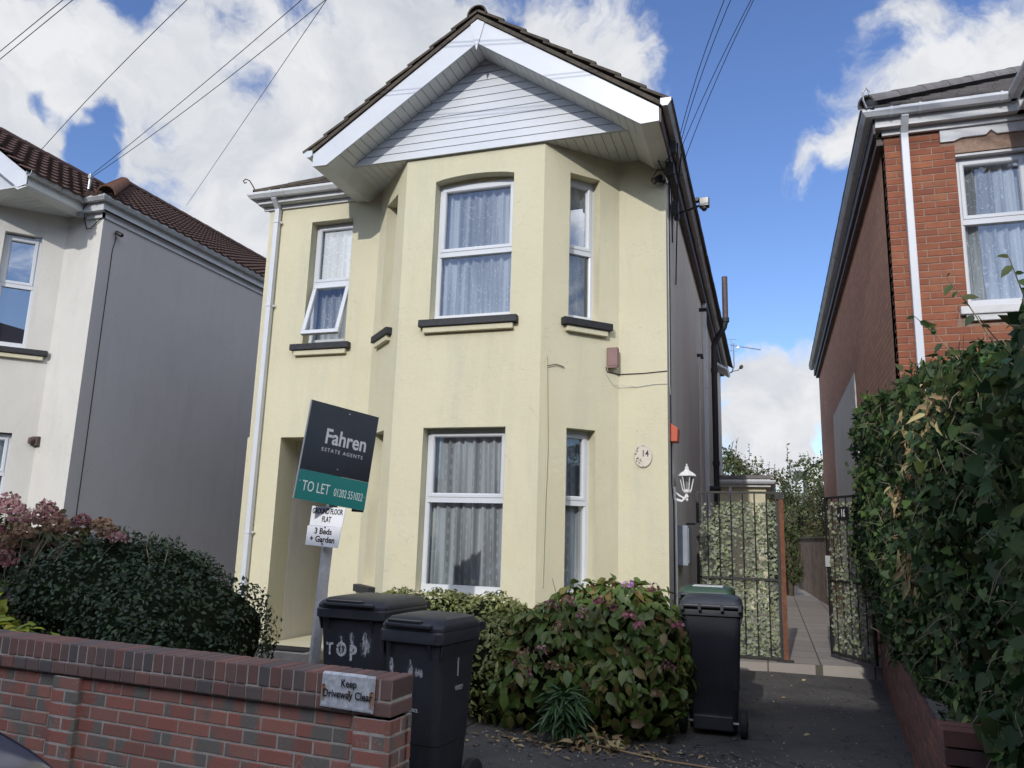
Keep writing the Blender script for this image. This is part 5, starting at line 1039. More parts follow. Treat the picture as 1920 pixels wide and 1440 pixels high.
# ------------------------------------------------------------------ BINS
def make_bin(label, W, D, Ht=1.0, group='wheelie bins'):
    t = thing('wheelie_bin', label, 'bin', (0, 0, 0), group)
    hw, hd = W/2, D/2; b_ = MB()
    # tapered body rings: (z, half width, front y, back y)
    rings = [(.035, hw*.74, -hd*.62, hd*.58), (.10, hw*.76, -hd*.66, hd*.62), (.34, hw*.81, -hd*.73, hd*.70), (.345, hw*.825, -hd*.745, hd*.71), (.78*Ht, hw*.90, -hd*.86, hd*.80), (.90*Ht, hw*.93, -hd*.90, hd*.84)]
    def rr(z, w_, y0, y1, r=.05):
        pts = []
        for cx, cy, a0 in ((w_-r, y0+r, -90), (w_-r, y1-r, 0), (-w_+r, y1-r, 90), (-w_+r, y0+r, 180)):
            for k in range(5): a = R(a0 + 22.5*k); pts.append((cx+r*math.cos(a), cy+r*math.sin(a), z))
        return pts
    def loft(mb, rg, r=.05, cap=True):
        o = len(mb.v); n = 20
        for z, w_, y0, y1 in rg: mb.v += rr(z, w_, y0, y1, r)
        for i in range(len(rg)-1):
            for k in range(n): mb.f.append((o+i*n+k, o+i*n+(k+1) % n, o+(i+1)*n+(k+1) % n, o+(i+1)*n+k))
        if cap: mb.f.append(tuple(o+k for k in range(n-1, -1, -1))); mb.f.append(tuple(o+(len(rg)-1)*n+k for k in range(n)))
    loft(b_, rings); body = b_.obj('body', 'bin_plastic', t, local=True); autosmooth(body, 30)
    r_ = MB(); loft(r_, [(.885*Ht, hw*.94, -hd*.91, hd*.85), (.89*Ht, hw*.995, -hd*.995, hd*.93), (.945*Ht, hw*1.0, -hd*1.0, hd*.94), (.955*Ht, hw*.98, -hd*.98, hd*.93)], .045)
    for sx_ in (-1, 1):     # gussets under the rim
        for fx in (.62,):
            r_.add([(sx_*hw*fx-.006, -hd*.99, .885*Ht), (sx_*hw*fx+.006, -hd*.99, .885*Ht), (sx_*hw*fx-.006, -hd*.885, .885*Ht), (sx_*hw*fx+.006, -hd*.885, .885*Ht), (sx_*hw*fx-.006, -hd*.87, .80*Ht), (sx_*hw*fx+.006, -hd*.87, .80*Ht)], [(0, 1, 5, 4), (0, 4, 2), (1, 3, 5)])
        r_.add([(sx_*hw*.99, -hd*.85, .885*Ht), (sx_*hw*.99, hd*.8, .885*Ht), (sx_*hw*.90, hd*.8, .80*Ht), (sx_*hw*.90, -hd*.85, .80*Ht), (sx_*hw*.90, -hd*.85, .885*Ht), (sx_*hw*.90, hd*.8, .885*Ht)], [(0, 1, 2, 3), (0, 3, 4), (1, 5, 2)])
    autosmooth(r_.obj('rim', 'bin_plastic', t, local=True), 30)
    l_ = MB(); loft(l_, [(.957*Ht, hw*.985, -hd*1.0, hd*.97), (.975*Ht, hw*.985, -hd*1.0, hd*.97), (.995*Ht, hw*.95, -hd*.95, hd*.93), (1.02*Ht, hw*.86, -hd*.80, hd*.84), (1.035*Ht, hw*.60, -hd*.50, hd*.5)], .06)
    lid = autosmooth(l_.obj('lid', 'bin_plastic', t, local=True), 28)
    k_ = MB(); k_.obox((-hw*.15, -hd*.93, 1.0*Ht), (hw*.5, 0, 0), (0, .035, 0), (0, -.004, .012)); k_.obox((0, -hd*1.03, .985*Ht), (hw*.72, 0, 0), (0, .018, 0), (0, 0, .011)); bevel(k_.obj('lid_grip', 'bin_plastic', lid), .006, 2)
    h_ = MB(); h_.tube([(-hw*.92, hd*1.05, .965*Ht), (hw*.92, hd*1.05, .965*Ht)], .017, 10)
    for sx_ in (-.9, -.35, .35, .9): h_.obox((sx_*hw, hd*.98, .955*Ht), (.012, 0, 0), (0, .045, 0), (0, 0, .024))
    autosmooth(h_.obj('handle', 'bin_plastic', t, local=True), 40)
    a_ = MB(); a_.tube([(-hw*.98, hd*.72, .10), (hw*.98, hd*.72, .10)], .012, 10); a_.obj('axle', 'galv', t, local=True)
    a_ = MB(); a_.obox((0, hd*.66, .10), (hw*.62, 0, 0), (0, .05, 0), (0, 0, .055)); bevel(a_.obj('axle_housing', 'bin_plastic', t, local=True), .01, 2)
    for sx_ in (-1, 1):
        w2 = MB(); w2.lathe((sx_*hw*.93, hd*.72, .108), [(.09, -.028), (.106, -.022), (.108, 0), (.106, .022), (.09, .028)], 22, (1, 0, 0)); wo_ = autosmooth(w2.obj('wheel', 'tyre', t, local=True), 35)
        w3 = MB(); w3.lathe((sx_*hw*.93, hd*.72, .108), [(.055, -.032), (.05, -.034), (.02, -.036), (.02, .036), (.05, .034), (.055, .032)], 14, (1, 0, 0)); w3.obj('hub', 'bin_plastic', wo_)
    return t, hw, hd
def fronty(hd, z, Ht): return -hd*(.745 + (.86-.745)*(z-.345)/(.78*Ht-.345)) - .0035 if z < .78*Ht else -hd*(.86+.04*(z-.78*Ht)/(.12*Ht))-.0035
def marks(t, hw, hd, items, Ht):
    for (kind, x, z, w_, h_, s_) in items:
        y0, y1 = fronty(hd, z, Ht), fronty(hd, z+h_, Ht); up = Vector((0, y1-y0, h_)).normalized()
        if kind == 't': text('painted_letter', s_, 'worn_paint', t, (x, y0-.001, z), (1, 0, 0), up, h_*1.35, sx=.8, bold=.03)
        else:
            g_ = MB(); g_.fixn = False; g_.quad((x, y0, z), (x+w_, y0, z), (x+w_, y1, z+h_), (x, y1, z+h_)); g_.uv = [(0, 0), (1, 0), (1, 1), (0, 1)]; g_.obj('paint_smear', 'paint_smear', t, local=True)
t1, hw, hd = make_bin('dark grey wheelie bin with TOP daubed in worn white paint, left of the pair', .58, .70, 1.0)
marks(t1, hw, hd, [('t', -.20, .63, 0, .085, 'T'), ('t', -.12, .625, 0, .10, 'O'), ('t', -.01, .60, 0, .11, 'P'), ('s', -.10, .60, .05, .26, ''), ('s', -.02, .62, .06, .26, ''), ('s', .05, .63, .15, .25, ''), ('s', -.14, .52, .10, .05, '')], 1.0)
t1.location = (-2.86, 5.42, 0); t1.rotation_euler = (0, 0, R(-3))
t2, hw, hd = make_bin('dark grey wheelie bin standing at the end of the brick wall, front of the pair', .43, .50, 1.0)
marks(t2, hw, hd, [('s', -.155, .68, .055, .18, ''), ('s', -.04, .64, .08, .21, ''), ('s', .0, .70, .11, .08, '')], 1.0)
yy = fronty(hd, .50, 1); text('stencil', 'H BOROUGH COUNCIL', 'ink_pale', t2, (-.125, yy-.001, .515), (1, 0, 0), (0, -.1, 1), .027, sx=.62, bold=.02); text('stencil', '307H', 'ink_pale', t2, (-.12, yy-.001, .49), (1, 0, 0), (0, -.1, 1), .023, sx=.7, bold=.02)
text('stencil', 'V0385LF', 'ink_grey', t2, (hw*.875, -.03, .62), (0, 1, 0), (.1, 0, 1), .036, sx=.7, bold=.02)
g = MB(); g.box((hw*.90, -.02, .70), (hw*.905, -.006, .80)); g.obj('sticker', 'ink_grey', t2, local=True)
t2.location = (-1.94, 4.42, 0); t2.rotation_euler = (0, 0, R(-8))
t3, hw, hd = make_bin('dark grey wheelie bin with its wheels towards the drive beside the hydrangea', .50, .55, 1.03)
t3.location = (-.50, 6.92, 0); t3.rotation_euler = (0, 0, R(182))
t4, hw, hd = make_bin('green lidded bin standing behind the bin by the hydrangea', .50, .55, 1.06)
for c_ in t4.children:
    if c_.name.startswith('lid'): c_.data.materials[0] = MATS['green_lid']
g = MB(); g.box((-.15, -.05, 1.092), (.12, .16, 1.099)); g.obj('lid_label', 'upvc_dirty', t4, local=True)
t4.location = (-.60, 7.75, 0); t4.rotation_euler = (0, 0, R(180))
# ------------------------------------------------------------------ TO LET BOARD
tl = thing('to_let_board', 'leaning white post with black and teal estate agent board reading TO LET', 'sign', (-3.50, 5.66, 0))
p0, p1 = Vector((-3.53, 5.68, .0)), Vector((-3.297, 5.455, 1.95)); pd = (p1-p0).normalized(); pa = Vector((.62, .78, 0)).normalized(); pa = (pa-pd*pa.dot(pd)).normalized(); pb = pd.cross(pa)
g = MB(); g.obox((p0+p1)/2, pa*.036, pb*.030, pd*((p1-p0).length/2)); bevel(g.obj('post', 'timber_white', tl), .003)
TL_, TR_, BL_, BR_ = Vector((-3.416, 5.217, 2.511)), Vector((-3.093, 5.734, 2.44)), Vector((-3.447, 5.123, 1.735)), Vector((-3.124, 5.64, 1.707))
br_ = (TR_-TL_); bu = (TL_-BL_); bn = br_.cross(bu).normalized(); bn = bn if bn.y < 0 else -bn
bp = lambda s_, t_, d_=0: BL_ + br_*s_ + bu*t_ + bn*d_
g = MB(); g.prism([bp(0, .295), bp(1, .295), bp(1, 1), bp(0, 1)], -bn*.006); bo = g.obj('board', 'board_black', tl)
g = MB(); g.prism([bp(0, 0), bp(1, 0), bp(1, .293), bp(0, .293)], -bn*.006); g.obj('teal_band', 'board_teal', tl)
g = MB(); g.prism([bp(-.006, 0, .002), bp(.006, 0, .002), bp(.006, 1, .002), bp(-.006, 1, .002)], -bn*.012); g.obj('edge_strip', 'galv', tl)
rU, uU = br_.normalized(), bu.normalized()
text('lettering', 'Fahren', 'ink_grey', tl, bp(.27, .60, .0012), rU, uU, .170, sx=.80, bold=.02)
text('lettering', 'ESTATE AGENTS', 'ink_grey', tl, bp(.25, .515, .0012), rU, uU, .042, sx=.93, space=1.35)
text('lettering', 'TO LET', 'ink_pale', tl, bp(.08, .09, .0012), rU, uU, .115, sx=.62)
text('lettering', '01202 551022', 'ink_pale', tl, bp(.525, .09, .0012), rU, uU, .090, sx=.50)
g = MB(); [g.lathe(bp(a, b, .0), [(.006, 0), (.006, .004)], 8, tuple(bn)) for a, b in ((.56, .95), (.04, .18), (.97, .13), (.52, .36))]; g.obj('screw', 'alloy', tl)
g = MB(); g.prism([(-3.33, 5.80, 1.66), (-3.22, 5.80, 1.655), (-3.22, 5.80, 1.76), (-3.33, 5.80, 1.76)], (0, .004, 0)); g.obj('rear_board', 'board_black', tl)
for (a, b, c_, d_, lines, sz) in ((( -3.609, 1.539), (-3.305, 1.529), (-3.285, 1.681), (-3.596, 1.697), ('GROUND FLOOR', 'FLAT'), .052), ((-3.632, 1.381), (-3.328, 1.363), (-3.307, 1.527), (-3.622, 1.537), ('3 Beds', '+ Garden'), .056)):
    q = [Vector((x*.965, 5.425 if lines[0][0] == 'G' else 5.42, 1.5+(z-1.5)*.965)) for x, z in (a, b, c_, d_)]; g = MB(); g.prism(q, (0, .005, 0)); so_ = g.obj('sign_panel', 'sign_white', tl)
    rr_ = (q[1]-q[0]).normalized(); uu_ = (q[3]-q[0]).normalized(); mid_ = (q[0]+q[1])/2
    for i, ln in enumerate(lines):
        text('lettering', ln, 'ink_black', so_, mid_ + uu_*(.095-.062*i) + Vector((0, -.0015, 0)), rr_, uu_, sz*1.15, 'CENTER', sx=.58 if i == 0 and ln[0] == 'G' else (.62 if ln[0] == 'F' else .9), bold=.022)
g = MB(); [g.lathe((x, 5.418, z), [(.006, 0), (.006, .005)], 8, (0, -1, 0)) for x, z in ((-3.32, 1.668), (-3.335, 1.524), (-3.35, 1.395))]; g.obj('screw', 'cable_black', tl)
# ------------------------------------------------------------------ GATES
def gate(name, label, A, B, z0, z1, zm, nbar, post=None, mid2=None):
    A, B = Vector((*A, 0)), Vector((*B, 0)); L = (B-A).length; u = (B-A)/L; n = Vector((u.y, -u.x, 0)); t = thing(name, label, 'gate', (A.x, A.y, z0))
    q = lambda a, z, d=0: A + u*a + Vector((0, 0, z)) + n*d
    g_ = MB()
    for a in (.018, L-.018): g_.obox(q(a, (z0+z1)/2), u*.018, n*.018, (0, 0, (z1-z0)/2))
    for z_ in (z0+.02, z1-.012, zm): g_.obox(q(L/2, z_), u*(L/2-.036), n*.016, (0, 0, .014))
    g_.obj('frame', 'black_iron', t)
    for k in range(nbar):
        a = L*(k+1)/(nbar+1); b_ = MB(); b_.tube([q(a, z0+.03), q(a, z1-.02)], .0085, 8); b_.obj('bar', 'black_iron', t)
    return t, q, L, n, u
def screen(label, q, L, n, z0, z1, cnt, dens=None, off=-.05):
    t = thing('leaf_screen', label, 'leaf screen', tuple(q(L/2, z0, off)), 'artificial leaf screens')
    g_ = MB(); k = .04
    while k < L-.03: g_.tube([q(k, z0, off), q(k, z1, off)], .0014, 4, False); k += .05
    z_ = z0
    while z_ < z1: g_.tube([q(.02, z_, off), q(L-.02, z_, off)], .0014, 4, False); z_ += .06
    g_.obj('mesh', 'galv', t)
    P_ = []
    while len(P_) < cnt:
        a, z_ = random.uniform(.03, L-.03), random.uniform(z0, z1)
        if dens and random.random() > dens(a/L, (z_-z0)/(z1-z0)): continue
        P_.append(q(a, z_, off+random.uniform(-.02, .055)))
    P_ = np.array([tuple(p) for p in P_]); leaves('leaves', P_, np.tile(tuple(n), (len(P_), 1)), .040, 'leaf_screen', t, T_HEART, .95, .7, .5); return t
gl_, q, L, n, u = gate('side_gate', 'closed black iron gate leaf between the house wall and the rusty post', (-.93, 10.42), (.085, 10.42), .11, 2.145, 1.06, 6)
screen('pale leaf screen on the closed gate behind the bins', q, L, n, .14, 2.02, 3000, lambda a, z: .12+.9*min(1, max(0, (noise.noise(Vector((a*3.2+4, z*4, 0)))+.42)*1.6)) if z > .48 else .95, off=-.05)
g = MB(); g.obox((-1.0, 10.42, 1.72), (.06, 0, 0), (0, .012, 0), (0, 0, .012)); g.obox((-1.0, 10.42, .5), (.06, 0, 0), (0, .012, 0), (0, 0, .012)); g.obj('hinge', 'black_iron', gl_)
t = thing('gate_post', 'rust red steel post between the two gates', 'post', (.12, 10.40, .08)); g = MB(); g.box((.088, 10.375, .085), (.142, 10.425, 2.13)); g.obj('post', 'rust', t); g = MB(); g.box((.06, 10.37, 2.05), (.145, 10.43, 2.14)); g.box((.0, 10.33, .10), (.2, 10.43, .125)); g.obj('bracket', 'black_iron', t)
gr_, q, L, n, u = gate('side_gate', 'open black iron gate leaf swung back towards the hedge', (.675, 11.1), (1.10, 10.22), .15, 2.12, 1.06, 5)
screen('green leaf screen on the open gate by the hedge', q, L, n, .2, 2.05, 2300, lambda a, z: .9, off=-.04)
g = MB(); ch_ = [q(.01+.01*(i % 2), 1.3-.035*i, .03) for i in range(14)]; [g.tube([ch_[i], ch_[i+1]], .005, 5) for i in range(13)]; g.box(tuple(Vector(q(.03, 1.3, .02))-Vector((.03, .03, .07))), tuple(Vector(q(.03, 1.3, .02))+Vector((.03, .03, .07)))); g.obj('chain', 'galv', gr_)
text('number', '16', 'sign_white', gr_, q(.42, 1.86, .035), u, (0, 0, 1), .13, sx=.8, bold=.02); text('number', 'of', 'sign_white', gr_, q(.35, 1.86, .035), u, (0, 0, 1), .06, sx=.8, bold=.01)
g = MB(); g.obox(q(.45, 1.90, .02), u*.13, n*.004, (0, 0, .085)); g.obj('number_plate', 'black_iron', gr_)
# ------------------------------------------------------------------ PLANTS
def twigs(parent, pts, mat='twig', name='stem', r=.005):
    g_ = MB()
    for p in pts: g_.tube(p, [r, r*.8, r*.5][:len(p)] if len(p) == 3 else r, 5, False)
    o_ = g_.obj(name, mat, parent); o_['kind'] = 'stuff'; return o_
def stems(base, tips, bend=.15):
    out_ = []
    for tp in tips:
        b_, e_ = Vector(base) + Vector((random.uniform(-.1, .1), random.uniform(-.1, .1), 0)), Vector(tp); m_ = b_.lerp(e_, .5) + Vector((random.uniform(-bend, bend), random.uniform(-bend, bend), .05)); out_.append([b_, m_, e_])
    return out_
# dark evergreen hedge behind the wall
el = [(-4.62, 5.35, .55, .75, .85, .66), (-5.4, 5.5, .78, .85, .8, .66), (-6.05, 5.45, .58, .65, .65, .58), (-4.42, 5.15, .38, .46, .7, .58), (-4.34, 5.1, .42, .32, .5, .40), (-5.05, 5.6, .85, .6, .6, .50)]
t = thing('evergreen_shrub', 'dense dark green clipped evergreen shrub behind the garden wall', 'shrub', (-4.9, 5.3, 0))
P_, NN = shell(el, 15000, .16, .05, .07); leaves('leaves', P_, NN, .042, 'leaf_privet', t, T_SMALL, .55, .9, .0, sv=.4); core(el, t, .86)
P_, NN = shell([(a, b, c_+.02, d_*1.02, e_*1.02, f_*1.03) for a, b, c_, d_, e_, f_ in el], 900, .03, .5, .07); leaves('young_leaves', P_, NN, .04, 'leaf_privet_young', t, T_SMALL, .5, .8, 0, .5)
twigs(t, [[(-4.75, 5.3, 1.15), (-4.72, 5.3, 1.32), (-4.6, 5.28, 1.42)], [(-4.9, 5.3, 1.2), (-4.93, 5.28, 1.33), (-4.9, 5.28, 1.42)], [(-6.0, 5.3, 1.4), (-6.02, 5.28, 1.5), (-6.0, 5.3, 1.6)]])
leaves('shoot_leaves', np.array([(-4.6, 5.28, 1.42), (-4.63, 5.28, 1.38), (-4.68, 5.3, 1.33), (-4.9, 5.28, 1.42), (-4.91, 5.28, 1.36), (-6.0, 5.3, 1.6), (-6.01, 5.3, 1.56), (-4.66, 5.28, 1.36)]), np.tile((0, -1., .3), (8, 1)), .05, 'leaf_privet', t, T_SMALL, .5, .8, 0, .6)
# faded hydrangea at far left
el = [(-6.75, 5.9, .85, .62, .6, .72), (-7.35, 6.0, .8, .7, .6, .8), (-6.25, 5.7, .6, .5, .5, .8), (-6.1, 5.0, .45, .5, .5, .55)]
t = thing('faded_hydrangea', 'large hydrangea with faded pink and plum mophead flowers at the left', 'shrub', (-6.7, 5.7, 0))
P_, NN = shell(el, 3600, .35, .05, .12); leaves('leaves', P_, NN, .095, 'leaf_hydrangea_left', t, T_BIG, .62, .9, .6); core(el, t, .72)
heads = [(-6.55, 5.35, 1.60, .12, 'petal_pink'), (-6.35, 5.3, 1.52, .13, 'petal_pink'), (-6.75, 5.45, 1.66, .12, 'petal_pink'), (-6.95, 5.5, 1.62, .11, 'petal_faded'), (-7.25, 5.55, 1.56, .12, 'petal_faded'), (-7.05, 5.4, 1.42, .11, 'petal_faded'), (-6.62, 5.25, 1.38, .12, 'petal_plum'), (-6.4, 5.2, 1.30, .12, 'petal_faded'), (-6.2, 5.2, 1.38, .11, 'petal_faded'), (-5.95, 5.25, 1.52, .12, 'petal_plum'), (-5.85, 5.2, 1.46, .12, 'petal_faded'), (-6.5, 5.1, 1.18, .13, 'petal_plum'), (-6.2, 5.05, 1.16, .13, 'petal_plum'), (-6.3, 5.0, 1.02, .10, 'petal_plum'), (-6.1, 5.3, 1.60, .11, 'petal_pink'), (-5.45, 5.3, 1.47, .10, 'petal_faded'), (-5.25, 5.2, 1.42, .10, 'petal_faded'), (-5.1, 5.15, 1.38, .07, 'petal_pink'), (-7.4, 5.5, 1.42, .11, 'petal_faded'), (-7.1, 5.3, 1.22, .10, 'petal_faded'), (-6.1, 4.75, .72, .10, 'petal_plum'), (-7.55, 5.6, 1.6, .12, 'petal_faded'), (-5.62, 5.25, 1.50, .09, 'petal_plum')]
for (x, y, z, r, mt) in heads: flowerhead('flower_head', t, (x, y, z), r*.82, mt, 170, .022)
twigs(t, stems((-6.5, 5.2, 0), [(x, y, z) for x, y, z, _, _ in heads]), r=.006)
# yellow green leaves at lower left
t = thing('yellow_leaved_plant', 'yellow green broad leaved plant just above the wall at the left', 'shrub', (-5.6, 4.4, 0))
el = [(-5.85, 4.45, .75, .28, .22, .26), (-5.35, 4.35, .62, .35, .22, .22), (-4.95, 4.3, .62, .25, .18, .16), (-5.65, 4.5, .90, .15, .15, .12)]
P_, NN = shell(el, 420, .5, .3, .15); leaves('leaves', P_, NN + np.array([0, -.2, .9]), .12, 'leaf_yellow', t, T_BIG, .52, .7, .1); core(el, t, .6)
twigs(t, stems((-5.5, 4.5, .1), [(-5.7, 4.4, .9), (-5.3, 4.35, .75), (-5.0, 4.3, .7), (-5.9, 4.45, .9)]))
# variegated hedge behind bins
t = thing('euonymus_hedge', 'yellow green clipped hedge under the bay window', 'hedge', (-2.7, 6.9, 0))
el = [(-3.45, 7.1, .50, .45, .42, .46), (-3.0, 7.1, .52, .5, .45, .46), (-2.5, 7.0, .52, .5, .5, .45), (-2.15, 6.75, .48, .42, .5, .42), (-2.3, 6.55, .35, .4, .42, .45), (-3.6, 7.2, .6, .25, .3, .32)]
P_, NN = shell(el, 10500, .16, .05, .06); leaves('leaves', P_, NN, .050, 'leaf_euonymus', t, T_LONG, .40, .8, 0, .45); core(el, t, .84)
# centre hydrangea
t = thing('hydrangea_bush', 'hydrangea bush with drooping green and bronze leaves beside the bin', 'shrub', (-1.35, 6.5, 0))
el = [(-1.75, 6.6, .48, .58, .45, .46), (-1.15, 6.65, .62, .48, .45, .55), (-.98, 6.6, .50, .34, .42, .52), (-1.85, 6.45, .30, .50, .38, .32), (-1.2, 6.4, .32, .50, .36, .36), (-1.5, 6.7, .72, .4, .4, .42)]
P_, NN = shell(el, 4600, .32, .03, .16); leaves('leaves', P_, NN, .098, 'leaf_hydrangea', t, T_BIG, .62, .75, .9, sv=.4, smooth=False); core(el, t, .70)
for (x, y, z, r, mt) in [(-1.55, 6.25, .98, .07, 'petal_pink'), (-1.3, 6.15, 1.02, .05, 'petal_bright'), (-1.42, 6.15, .90, .07, 'petal_pink'), (-1.05, 6.1, .92, .06, 'petal_bright'), (-.98, 6.1, .86, .04, 'petal_bright'), (-.72, 6.3, .86, .045, 'petal_bright'), (-1.10, 6.3, 1.14, .05, 'petal_violet'), (-1.62, 6.15, .80, .06, 'petal_faded'), (-1.75, 6.1, .62, .06, 'petal_pink'), (-1.9, 6.1, .60, .06, 'petal_faded'), (-1.65, 6.05, .52, .06, 'petal_faded'), (-.78, 6.2, .55, .07, 'petal_plum'), (-.85, 6.1, .38, .045, 'petal_faded'), (-1.85, 6.1, .44, .06, 'petal_plum'), (-1.7, 6.2, .95, .07, 'petal_plum'), (-1.2, 6.15, .98, .06, 'petal_plum'), (-1.95, 6.15, .50, .06, 'petal_pink'), (-.9, 6.35, 1.12, .05, 'petal_plum')]: flowerhead('flower_head', t, (x, y, z), r*.85, mt, 26, .020)
twigs(t, stems((-1.35, 6.55, 0), [(-1.6, 6.25, .95), (-1.3, 6.2, 1.0), (-1.0, 6.2, .9), (-.75, 6.3, .85), (-1.8, 6.2, .6), (-1.1, 6.4, 1.1), (-1.72, 6.3, 1.17), (-.9, 6.2, .5)]))
# strap leaved plant
t = thing('strap_leaved_plant', 'small plant with long narrow drooping green leaves at the foot of the hydrangea', 'plant', (-1.5, 6.0, 0))
P_ = np.array([(-1.52+rng.normal(0, .05), 5.98+rng.normal(0, .04), .12+rng.uniform(0, .24)) for _ in range(170)]); d_ = P_-np.array([-1.5, 6.05, .1]); leaves('leaves', P_, nrm(d_+np.array([0, -.05, .25])), .19, 'leaf_strap', t, T_LONG, .11, .6, .35)
# litter
t = bpy.data.objects.new('dead_leaves', None)
n_ = 260; P_ = np.stack([rng.normal(-1.35, .42, n_), 5.95+rng.normal(0, .14, n_)-.0, np.full(n_, .012)], 1); P2 = np.stack([rng.uniform(-2.2, 1.1, 90), rng.uniform(4.6, 9.9, 90), np.full(90, .01)], 1)
o = leaves('dead_leaves', np.concatenate([P_, P2]), np.tile((0, 0, 1.), (n_+90, 1)), .05, 'leaf_litter', None, T_SMALL, .5, .35, .0, sv=.6); o['kind'] = 'stuff'; bpy.data.objects.remove(t)
n_ = 1500; P_ = np.stack([rng.uniform(-2.2, 1.05, n_), rng.uniform(4.3, 10.0, n_), np.full(n_, .006)], 1); edge = rng.uniform(0, 1, n_) < .5; P_[edge, 1] = 5.95 + rng.normal(0, .25, edge.sum()); P_[edge, 0] = rng.uniform(-2.2, .9, edge.sum())
o = leaves('grit', P_, np.tile((0, 0, 1.), (n_, 1)), .014, 'grit_stone', None, T_SMALL, .8, .5, 0, sv=.6); o['kind'] = 'stuff'
g = MB(); ww = [(-1.25, 5.92, .03), (-1.1, 5.86, .03), (-.95, 5.85, .015), (-.7, 5.78, .012), (-.35, 5.74, .012)]; g.tube(ww, .006, 6); o = g.obj('dead_stalk', 'leaf_tan'); tag(o, 'pale dried stalk lying on the drive in front of the hydrangea', 'stalk')
t = thing('dead_leaf_pile', 'curled heap of brown fallen leaves at the foot of the hydrangea', 'leaves', (-1.25, 5.93, 0))
P_ = np.array([(-1.28+rng.normal(0, .12), 5.93+rng.normal(0, .05), .02+rng.uniform(0, .07)) for _ in range(60)]); leaves('leaves', P_, np.tile((0, -.4, 1.), (60, 1)), .085, 'leaf_litter', t, T_LONG, .3, .8, .0, sv=.5)
# big right hedge: slab above the boundary wall
t = thing('ivy_hedge', 'tall overgrown hedge of bindweed and ivy on the right boundary wall', 'hedge', (1.4, 6.5, .4))
def xw(y): return 1.14 - .046*(10.5-y)
def topz(y): return 2.45 + .15*(min(y, 6.2)-3.9) + .055*max(0, y-6.2) + .16*noise.noise(Vector((y*1.3, 2, 0))) + .10*noise.noise(Vector((y*4, 7, 0)))
def facex(y, z):
    b_ = .16*noise.noise(Vector((y*.9, z*1.1, 5))) + .08*noise.noise(Vector((y*3, z*3, 1)))
    return xw(y) + .05 - b_ - .07*math.sin(min(1, max(0, (z-.4)/2.2))*math.pi) - .085*z*min(1, max(0, (y-5.5)/3.5)) + .12*max(0, (z-topz(y)+.5)/.5)**2
def hedge_pts(n_, ymin=2.7, ymax=10.2, inset=.16):
    P_, N_ = [], []
    while len(P_) < n_:
        y = ymin + (ymax-ymin)*random.random()
        if random.random() < .80:
            tz_ = topz(y); lowz = .50 + .10*noise.noise(Vector((y*2, 0, 3))) - (.25 if y < 4.6 else 0); z = lowz + (tz_-lowz)*random.random(); x = facex(y, z) + inset*random.random()**1.8; nn_ = (-1, -.25, .25)
        elif random.random() < .7:
            x = facex(y, topz(y)) + random.random()*.9; z = topz(y) + .10*noise.noise(Vector((x*3, y*3, 0))) - .12*random.random()**2; nn_ = (-.2, -.2, 1)
        else:
            y = ymax - .1*random.random(); z = .4+(topz(y)-.4)*random.random(); x = facex(y, z)+.9*random.random(); nn_ = (-.3, 1, .1)
        P_.append((x, y, z)); N_.append(nn_)
    return np.array(P_), nrm(np.array(N_, float))
P_, NN = hedge_pts(19000); far = P_[:, 1] > 5.6
leaves('leaves', P_, NN, .058, 'leaf_bindweed', t, T_HEART, .85, 1.05, .35, sv=.62)
P_, NN = hedge_pts(16000, inset=.30); leaves('small_leaves', P_, NN, .032, 'leaf_bindweed', t, T_SMALL, .6, .9, .2, sv=.4)
P_, NN = hedge_pts(700, 3.0, 10, .05); leaves('bright_leaves', P_ - np.array([.03, 0, 0]), NN, .055, 'leaf_rose', t, T_HEART, .75, .8, .3, sv=.5)
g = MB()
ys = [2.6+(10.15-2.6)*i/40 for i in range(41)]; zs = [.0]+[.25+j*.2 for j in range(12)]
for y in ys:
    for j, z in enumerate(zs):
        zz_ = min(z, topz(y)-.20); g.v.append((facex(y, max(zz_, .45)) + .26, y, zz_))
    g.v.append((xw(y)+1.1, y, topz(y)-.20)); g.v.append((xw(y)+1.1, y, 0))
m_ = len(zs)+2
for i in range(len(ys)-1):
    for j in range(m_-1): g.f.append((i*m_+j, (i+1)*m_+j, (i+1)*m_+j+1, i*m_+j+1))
g.f.append(tuple(range(m_))); g.f.append(tuple((len(ys)-1)*m_+j for j in range(m_))); g.obj('shade_core', 'core_black', t)  # added dark slab inside the hedge, stands in for its inner shade
tw_ = []
for _ in range(520):
    y = random.uniform(2.9, 10.1); z = random.uniform(.6, topz(y)); x = facex(y, z)+.02; d_ = Vector((random.uniform(-.6, .1), random.uniform(-1, 1), random.uniform(-1, 1))).normalized()*random.uniform(.05, .22); p = Vector((x, y, z)); tw_.append([p, p+d_*.5+Vector((-.01, 0, .01)), p+d_])
twigs(t, tw_, r=.0028)
